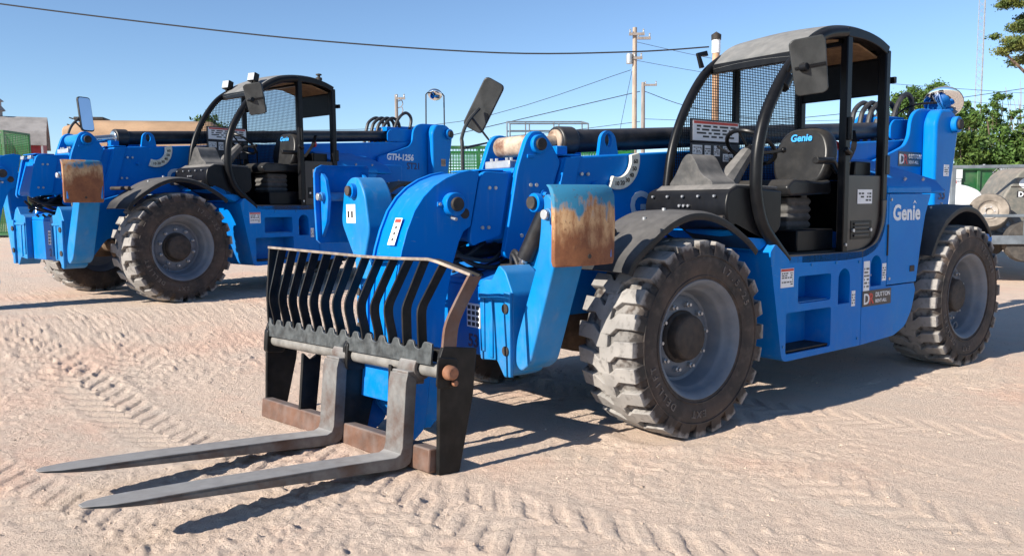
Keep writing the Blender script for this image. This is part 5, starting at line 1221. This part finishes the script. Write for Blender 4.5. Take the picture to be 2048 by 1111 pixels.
e2, h2 = pole(797, 192, 46, 0.10, WOODG, 'thin utility pole with side hooks beyond the rear telehandler', ((200, 0, 18), ))
for v in (205, 218): MB().tube(smoothpath([(0.1, 0, zz(797, v, 46)), (0.3, 0, zz(797, v, 46)+0.05), (0.36, 0, zz(797, v+6, 46)), (0.28, 0, zz(797, v+9, 46))]), 0.025, 6).build('hook', WOODG, e2)
e3, h3 = pole(1428, 82, 20, 0.095, RUSTPOLE, 'rusty orange steel pole with pale top behind the cab', (), cap=DARK)
MB().cyl((0, 0, h3-0.36), (0, 0, h3-0.04), 0.102, n=14).build('pale_sleeve', WHITE, e3)
# wires
wirepath('overhead_wire', [at(-260, -30, 20), at(0, 8, 20), at(320, 48, 20), at(640, 82, 20), at(1000, 106, 20), at(1260, 104, 20), at(1418, 94, 20)], 0.019, 'thick black wire sagging across the sky to the rusty pole')
wirepath('overhead_wire', [at(1262, 140, 40), at(920, 243, 40), at(560, 262, 44)], 0.014, 'wire running from the transformer can to the rear telehandler side')
wirepath('overhead_wire', [at(1280, 183, 52), at(1100, 225, 52), at(940, 262, 52), at(780, 300, 52)], 0.026, 'heavier wire leaving the shorter grey pole')
wirepath('overhead_wire', [at(1280, 243, 52), at(1130, 262, 52), at(980, 276, 52)], 0.018, 'lowest wire leaving the shorter grey pole')
wirepath('overhead_wire', [at(1290, 183, 52), at(1400, 218, 52), at(1600, 236, 52), at(2100, 170, 52)], 0.022, 'wire running from the shorter grey pole past the cab')
wirepath('overhead_wire', [at(1290, 238, 52), at(1500, 244, 52), at(1700, 240, 52), at(2100, 230, 52)], 0.016, 'low wire running behind the cab windows')
wirepath('overhead_wire', [at(1272, 84, 40), at(1440, 120, 40), at(1700, 160, 40), at(2100, 190, 40)], 0.011, 'thin wire from the tall pole crossarm passing above the cab')
wirepath('overhead_wire', [at(1272, 121, 40), at(1440, 150, 40), at(1700, 185, 40), at(2100, 215, 40)], 0.011, 'thin wire from the tall pole bracket passing behind the cab')
wirepath('guy_wire', [at(1264, 142, 40), at(1240, 260, 40), at(1232, 330, 40)], 0.012, 'pale guy wire anchoring the tall utility pole')

# lattice mast
d = 75; k = d/FPX
e = spot('lattice_mast', 1950, d); H_ = zz(1955, -60, d); w0 = 0.62
legs = [(0, -0.33*w0), (-0.5*w0, 0.33*w0), (0.5*w0, 0.33*w0)]
for x, y in legs: MB().cyl((x, y, 0), (x*0.9, y*0.9, H_), 0.035, n=5).build('mast_leg', GALV, e)
mb = MB(); z = 0.3; i = 0
while z < H_-0.6:
    for a, b in ((0, 1), (1, 2), (2, 0)):
        p, q = legs[a], legs[b]
        if i % 2: p, q = q, p
        mb.cyl((p[0], p[1], z), (q[0], q[1], z+0.6), 0.016, n=4)
    z += 0.6; i += 1
tag(mb.build('mast_bracing', GALV, e, smooth=0), None, None, kind='stuff')
tag(e, 'slender steel lattice radio mast rising behind the trees', 'mast')

# ---------- trees
def leaves(root, name, mt, blobs, n, size, seed, squash=1.0, droop=0.0):
    rg = np.random.default_rng(seed); bl = np.array(blobs, float); wt = bl[:, 3]**2; wt /= wt.sum()
    ix = rg.choice(len(bl), n, p=wt); dv = rg.normal(size=(n, 3)); dv /= np.linalg.norm(dv, axis=1)[:, None]
    rad = bl[ix, 3]*np.clip(rg.normal(0.78, 0.33, n), 0.1, 1.75)
    c = bl[ix, :3]+dv*rad[:, None]*np.array([1, 1, squash])
    nrm = dv*0.7+rg.normal(size=(n, 3))*0.7; nrm /= np.linalg.norm(nrm, axis=1)[:, None]
    t = np.cross(nrm, rg.normal(size=(n, 3))); t /= np.linalg.norm(t, axis=1)[:, None]; b = np.cross(nrm, t)
    s = size*rg.uniform(0.55, 1.35, n)[:, None]
    V = np.stack([c-t*s, c-b*s*0.45, c+t*s, c+b*s*0.45], 1).reshape(-1, 3)
    me = bpy.data.meshes.new(name); me.from_pydata(V.tolist(), [], (np.arange(n*4).reshape(n, 4)).tolist()); me.materials.append(mt)
    o = bpy.data.objects.new(name, me); C.objects.link(o); o.parent = root; return o
def limbs(root, base, blobs, r, seed, mt=BARK):
    rd = random.Random(seed); mb = MB(); base = Vector(base)
    top = sum((Vector(b[:3]) for b in blobs), Vector())/len(blobs); fork = base.lerp(top, 0.55)
    mb.tube(smoothpath([base-Vector((0, 0, 0.3)), base.lerp(fork, 0.5)+Vector((rd.uniform(-.1, .1), rd.uniform(-.1, .1), 0)), fork], 4), [r*1.25]+[r]*7+[r*0.8], 8)
    t = mb.build('trunk', mt, root)
    for b in blobs[:14]:
        q = Vector(b[:3]); m_ = fork.lerp(q, 0.5)+Vector((0, 0, -0.1))
        MB().tube(smoothpath([fork-Vector((0, 0, rd.uniform(0, 0.8))), m_, q], 3), [r*0.5, r*0.45, r*0.4, r*0.32, r*0.25, r*0.2, r*0.12][:7], 6).build('limb', mt, t)
    return t
def tree(name, u, d, crown, n, size, mt, seed, label, r=0.2, cat='tree', group='trees beyond the fence', squash=0.8):
    """crown: list of (u, v, radius px, depth offset)"""
    e = spot(name, u, d); k = d/FPX; bl = []
    for (cu_, cv, cr, dy) in crown: bl.append(((cu_-u)*k, dy, zz(cu_, cv, d), cr*k))
    leaves(e, 'crown', mt, bl, n, size, seed, squash); limbs(e, (0, 0, 0), bl, r, seed)
    return tag(e, label, cat, group)
rd = random.Random(3)
def scatter(u0, u1, v0, v1, r0, r1, n, dz=1.2, f=None):
    out = []
    while len(out) < n:
        u, v = rd.uniform(u0, u1), rd.uniform(v0, v1)
        x = (u-(u0+u1)/2)/((u1-u0)/2); y = (v-(v0+v1)/2)/((v1-v0)/2)
        if x*x+y*y < 1 and (f is None or f(u, v)): out.append((u, v, rd.uniform(r0, r1), rd.uniform(-dz, dz)))
    return out
tree('broadleaf_tree', 1840, 46, scatter(1768, 1912, 178, 300, 9, 19, 60, 1.6), 24000, 0.10, LEAF1, 1, 'full round green tree directly behind the blue boom tower', 0.22)
tree('broadleaf_tree', 1925, 50, scatter(1890, 1962, 195, 330, 7, 15, 34, 1.4), 11000, 0.10, LEAF1, 2, 'smaller green tree leaning beside the round one under the mast', 0.2)
tree('broadleaf_tree', 418, 60, scatter(388, 452, 246, 300, 12, 20, 10, 1.6), 5000, 0.17, LEAF1, 5, 'dark green treetop seen through the rear telehandler cab mesh', 0.25)
# pine whose trunk stands outside the fence
tree('pine_tree', 2150, 30, scatter(1972, 2330, 40, 132, 9, 20, 120, 1.6)+scatter(2012, 2300, -40, 50, 9, 20, 70, 1.4)+scatter(2036, 2260, 198, 250, 8, 14, 16, 1.0), 70000, 0.055, LEAF2, 6, 'olive green pine with a layered crown reaching over the yard', 0.25, squash=0.55)
# bare-twigged shrub with sparse leaves
d = 27; e = spot('bare_shrub', 2035, d); k = d/FPX; mb = MB(); rdd = random.Random(9); st = []
for i in range(26):
    x = rdd.uniform(-0.3, 0.7); tx = x+rdd.uniform(-0.55, 0.4); h = zz(2030, rdd.uniform(165, 260), d); y = rdd.uniform(-0.3, 0.3)
    p = smoothpath([(x*0.5, y*0.3, 0), (x*0.8, y, h*0.5), (tx, y+rdd.uniform(-.2, .2), h)], 4)
    MB().tube(p, [0.022, 0.02, 0.018, 0.016, 0.014, 0.012, 0.010, 0.008, 0.006], 5).build('stem', mat('pale_twig', (0.30, 0.20, 0.14), 0.9), e)
tag(e, 'leafless shrub of tall pale brown stems rising above the fence', 'shrub', 'plants along the fence')
tree('sapling', 1995, 27, scatter(1950, 2025, 185, 310, 4, 9, 44, 0.6), 3600, 0.05, LEAF1, 12, 'thin leafy sapling with gaps of sky beside the bare stems', 0.05, 'sapling', 'plants along the fence')
for i, (u, lab) in enumerate(((1925, 'bushy hedge plant nearest the boom tower along the fence'), (1985, 'bushy hedge plant in the middle of the fence row'), (2050, 'bushy hedge plant behind the grey tank trailer'))):
    d = 26; e = spot('hedge_bush', u, d); k = d/FPX; bl = []
    for j in range(26): bl.append((rd.uniform(-0.62, 0.62), rd.uniform(-0.4, 0.4), rd.uniform(0.5, zz(u, 262+rd.uniform(0, 22), d)), rd.uniform(0.2, 0.34)))
    leaves(e, 'foliage', LEAF3 if i != 1 else LEAF1, bl, 6500, 0.075, 40+i); limbs(e, (0, 0, 0), bl, 0.05, 40+i)
    tag(e, lab, 'hedge', 'plants along the fence')

# ---------- chain link fence and what stands in front of it
d = 24.5; e = spot('chain_link_fence', 1880, d, R(-3)); k = d/FPX; hF = zz(1990, 332, d); Lf = 330*k
for i in range(5): MB().cyl((Lf*i/4, 0, -0.2), (Lf*i/4, 0, hF+0.05), 0.035, n=8).build('fence_post', GALV, e)
MB().cyl((0, 0, hF), (Lf, 0, hF), 0.025, n=8).build('top_rail', GALV, e)
mb = MB(); s_ = 0.09; th = 0.005; n = int((Lf+hF)/s_)
for i in range(n+1):
    for sg in (1, -1):
        c0 = i*s_-(hF if sg > 0 else 0)
        pts = []
        for x in (0, Lf):
            z = (x-c0)*sg
            pts.append((x, z))
        (xa, za), (xb, zb_) = pts
        def xz(z): return c0+z*sg
        lo, hi = sorted((xz(0.05), xz(hF))); lo, hi = max(lo, 0), min(hi, Lf)
        if hi > lo: mb.cyl((lo, 0.006*sg, (lo-c0)*sg), (hi, 0.006*sg, (hi-c0)*sg), th, n=3)
tag(mb.build('link_mesh', GALV, e, smooth=0), None, None, kind='stuff')
mb = MB()
for i in range(int(Lf/0.075)):
    if i*0.075 > 1.7: mb.box(i*0.075, i*0.075+0.05, 0.014, 0.018, 0.1, hF-0.06)
tag(mb.build('privacy_slats', mat('pale_slats', (0.42, 0.46, 0.48), 0.6), e, smooth=0), None, None, kind='stuff')
tag(e, 'chain link fence with pale privacy slats below the hedge', 'fence')
# green skip
d = 20; e = spot('green_skip', 1850, d, R(2)); k = d/FPX; h = zz(1930, 338, d); w_ = 132*k
MB().prism([(0, 0.25), (-0.1, h), (w_+0.05, h), (w_, 0.25)], 0, 1.6).build('skip_body', GREEN, e, 0.02)
for x in (0.4, 0.85, 1.3): boxed(e, 'rib', GREEN, (x-0.04, x+0.04, -0.05, 0.0, 0.3, h-0.05), bevel=0.01)
boxed(e, 'top_rim', GREEN, (-0.14, w_+0.08, -0.07, 0.02, h-0.03, h+0.05), bevel=0.015)
boxed(e, 'skid', DARK, (0.1, w_-0.1, 0.2, 0.4, 0, 0.25), (0.1, w_-0.1, 1.2, 1.4, 0, 0.25))
x0 = (1896-1850)*k
sg = boxed(e, 'notice_board', WHITE, (x0, x0+24*k, -0.085, -0.075, zz(1905, 357, d), zz(1905, 339, d)))
s2 = boxed(e, 'rental_notice', WHITE, (x0+1*k, x0+22*k, -0.087, -0.077, zz(1905, 369, d), zz(1905, 358, d)))
FR = Matrix(((1, 0, 0), (0, 0, -1), (0, 1, 0))).to_4x4()
z = zz(1905, 367, d)
text('D', 0.11, PRINT, s2, Matrix.Translation((x0+2*k, -0.089, z)) @ FR, bold=0.03); text('R', 0.11, REDP, s2, Matrix.Translation((x0+8*k, -0.089, z)) @ FR, bold=0.03); text('DUTTON', 0.055, PRINT, s2, Matrix.Translation((x0+13*k, -0.089, z+0.03)) @ FR)
tag(e, 'green steel skip with white notices in front of the fence', 'skip')
# white pickup, mostly hidden by the boom tower
d = 15.8; e = spot('white_pickup', 1966, d, R(-14)); k = d/FPX; e.scale = (1.25, 1.2, 1.28)
body = fillet([(0.02, 0.42), (0.05, 0.75), (-0.02, 0.98), (-0.25, 1.08), (-1.25, 1.16), (-1.75, 1.62), (-2.6, 1.66), (-3.1, 1.60), (-3.25, 1.05), (-4.9, 1.02), (-4.95, 0.5), (-4.85, 0.38), (-0.1, 0.36)], [.05, .06, .1, .1, .1, .15, .1, .1, .05, .05, .05, .05, .05], 4)
MB().prism(body, 0.0, 1.8).build('body', CARWHITE, e, 0.07, seg=4)
MB().prism(fillet([(-1.33, 1.15), (-1.80, 1.56), (-2.35, 1.585), (-2.35, 1.15)], 0.05), -0.006, 0.05).build('side_window', CARGLASS, e); MB().prism(fillet([(-2.45, 1.15), (-2.45, 1.585), (-3.02, 1.55), (-3.1, 1.15)], 0.05), -0.006, 0.05).build('side_window', CARGLASS, e)
MB().add([(-1.27, 0.15, 1.18), (-1.27, 1.65, 1.18), (-1.74, 1.6, 1.60), (-1.74, 0.2, 1.60)], [(0, 1, 2, 3)]).build('windscreen', CARGLASS, e)
boxed(e, 'bumper', DARK, (0.0, 0.14, 0.05, 1.75, 0.40, 0.58), bevel=0.04)
for y in (0.1, 1.5): boxed(e, 'headlight', LAMPG, (0.0, 0.06, y, y+0.25, 0.72, 0.88), bevel=0.02)
for x in (-0.85, -3.9):
    MB().lathe([(0.001, -0.03), (0.46, -0.03), (0.47, 0.1), (0.001, 0.1)], 20, Matrix.Translation((x, -0.01, 0.46))).build('wheel_arch', DARK, e)
    for y in (0.06, 1.74): MB().lathe([(0.001, -0.09), (0.2, -0.10), (0.22, -0.07), (0.36, -0.11), (0.38, -0.06), (0.38, 0.06), (0.36, 0.11), (0.001, 0.1)], 22, Matrix.Translation((x, y, 0.38))).build('wheel', RUBBER, e)
tag(e, 'white pickup truck parked behind the blue boom tower', 'pickup')
# flat utility trailer with rack and spare wheels
d = 14.2; e = spot('utility_trailer', 1935, d, R(-8)); k = d/FPX; zd = zz(2000, 472, d); zr1 = zz(2000, 434, d); zt1 = zz(1940, 334, d)
Wt = 2.6
boxed(e, 'deck', WOODG, (0, Wt, 0, 1.7, zd-0.03, zd))
boxed(e, 'side_beam', RAILG, (0, Wt, -0.06, 0.0, zd-0.14, zd+0.01), (0, Wt, 1.7, 1.76, zd-0.14, zd+0.01), bevel=0.008)
boxed(e, 'end_beam', RAILG, (-0.06, 0.0, -0.06, 1.76, zd-0.14, zd+0.01), bevel=0.008)
for x in (0.05, 0.95, 1.8): boxed(e, 'rail_post', RAILG, (x-0.03, x+0.03, -0.055, 0.0, zd+0.01, zr1), bevel=0.006)
boxed(e, 'side_rail', RAILG, (0.0, 1.9, -0.058, 0.004, zr1, zr1+0.05), bevel=0.006)
boxed(e, 'rack_post', RAILG, (0.02, 0.10, 0.8, 0.88, zd, zt1), bevel=0.008); boxed(e, 'rack_post', RAILG, (2.2, 2.28, 0.8, 0.88, zd, zt1), bevel=0.008)
boxed(e, 'rack_bar', RAILG, (-0.05, 2.4, 0.8, 0.88, zt1, zt1+0.06), bevel=0.008)
for x in (1.0, 1.75):
    for y in (0.1, 1.6): MB().lathe([(0.001, -0.1), (0.2, -0.1), (0.34, -0.1), (0.36, -0.05), (0.36, 0.05), (0.34, 0.1), (0.001, 0.1)], 20, Matrix.Translation((x, y, 0.36))).build('wheel', RUBBER, e)
tag(e, 'flat utility trailer with steel side rail and tall rack post', 'trailer')
def spare(u, v, d, tilt, label, rt_=0.33):
    p = at(u, v, d); w_ = empty('spare_wheel', p, (R(-18), R(0), FACE+R(tilt)))
    MB().lathe([(0.19, -0.09), (0.22, -0.10), (0.30, -0.11), (rt_, -0.07), (rt_+0.012, 0), (rt_, 0.07), (0.30, 0.11), (0.2, 0.10)], 26).build('tyre', SPARET, w_)
    MB().lathe([(0.20, -0.09), (0.19, -0.07), (0.15, -0.03), (0.14, -0.055), (0.06, -0.06), (0.055, -0.02), (0.001, -0.02)], 24).build('rim', BEIGEW, w_)
    for i in range(5): a = 2*math.pi*i/5; MB().cyl((0.08*math.cos(a), -0.075, 0.08*math.sin(a)), (0.08*math.cos(a), -0.05, 0.08*math.sin(a)), 0.012, n=6).build('wheel_nut', STEEL, w_)
    return tag(w_, label, 'wheel', 'spare wheels on the trailer')
spare(1978, 424, 14.6, -25, 'spare trailer wheel with beige rim leaning upright by the grey tank')
spare(2002, 452, 14.9, -15, 'lower spare wheel resting on the trailer deck behind the side rail')
# grey tank on the trailer
d = 15.2; e = spot('grey_tank', 1992, d, R(-6)); k = d/FPX; z0 = zd; ztk = zz(2040, 332, d)
sec = fillet([(0.0, z0), (0.0, z0+0.45), (0.16, z0+0.75), (0.42, ztk-0.05), (0.8, ztk), (2.2, ztk), (2.4, z0+0.5), (2.4, z0)], [0.05, .2, .2, .2, .2, .2, .2, .05], 5)
tk = MB().prism(sec, 0, 1.1).build('tank_shell', TANKG, e, 0.06, seg=4)
boxed(e, 'lid_seam', DARK, (0.25, 2.3, -0.008, 0.0, z0+0.86, z0+0.88))
MB().lathe([(0.13, 0.0), (0.13, 0.006), (0.001, 0.006)], 24, Matrix.Translation((0.52, -0.002, zz(2040, 367, d)))@ Matrix.Diagonal((1, -1, 0.75, 1))).build('oval_notice', WHITE, e, smooth=0)
p = boxed(e, 'rental_notice', DECAL, (0.36, 0.75, -0.006, 0.002, zz(2040, 394, d), zz(2040, 382, d)))
text('D', 0.13, WHITE, p, Matrix.Translation((0.38, -0.008, zz(2040, 393, d))) @ FR, bold=0.03); text('R', 0.13, REDP, p, Matrix.Translation((0.48, -0.008, zz(2040, 393, d))) @ FR, bold=0.03)
tag(e, 'grey rounded tank with rental notice standing on the trailer', 'tank')
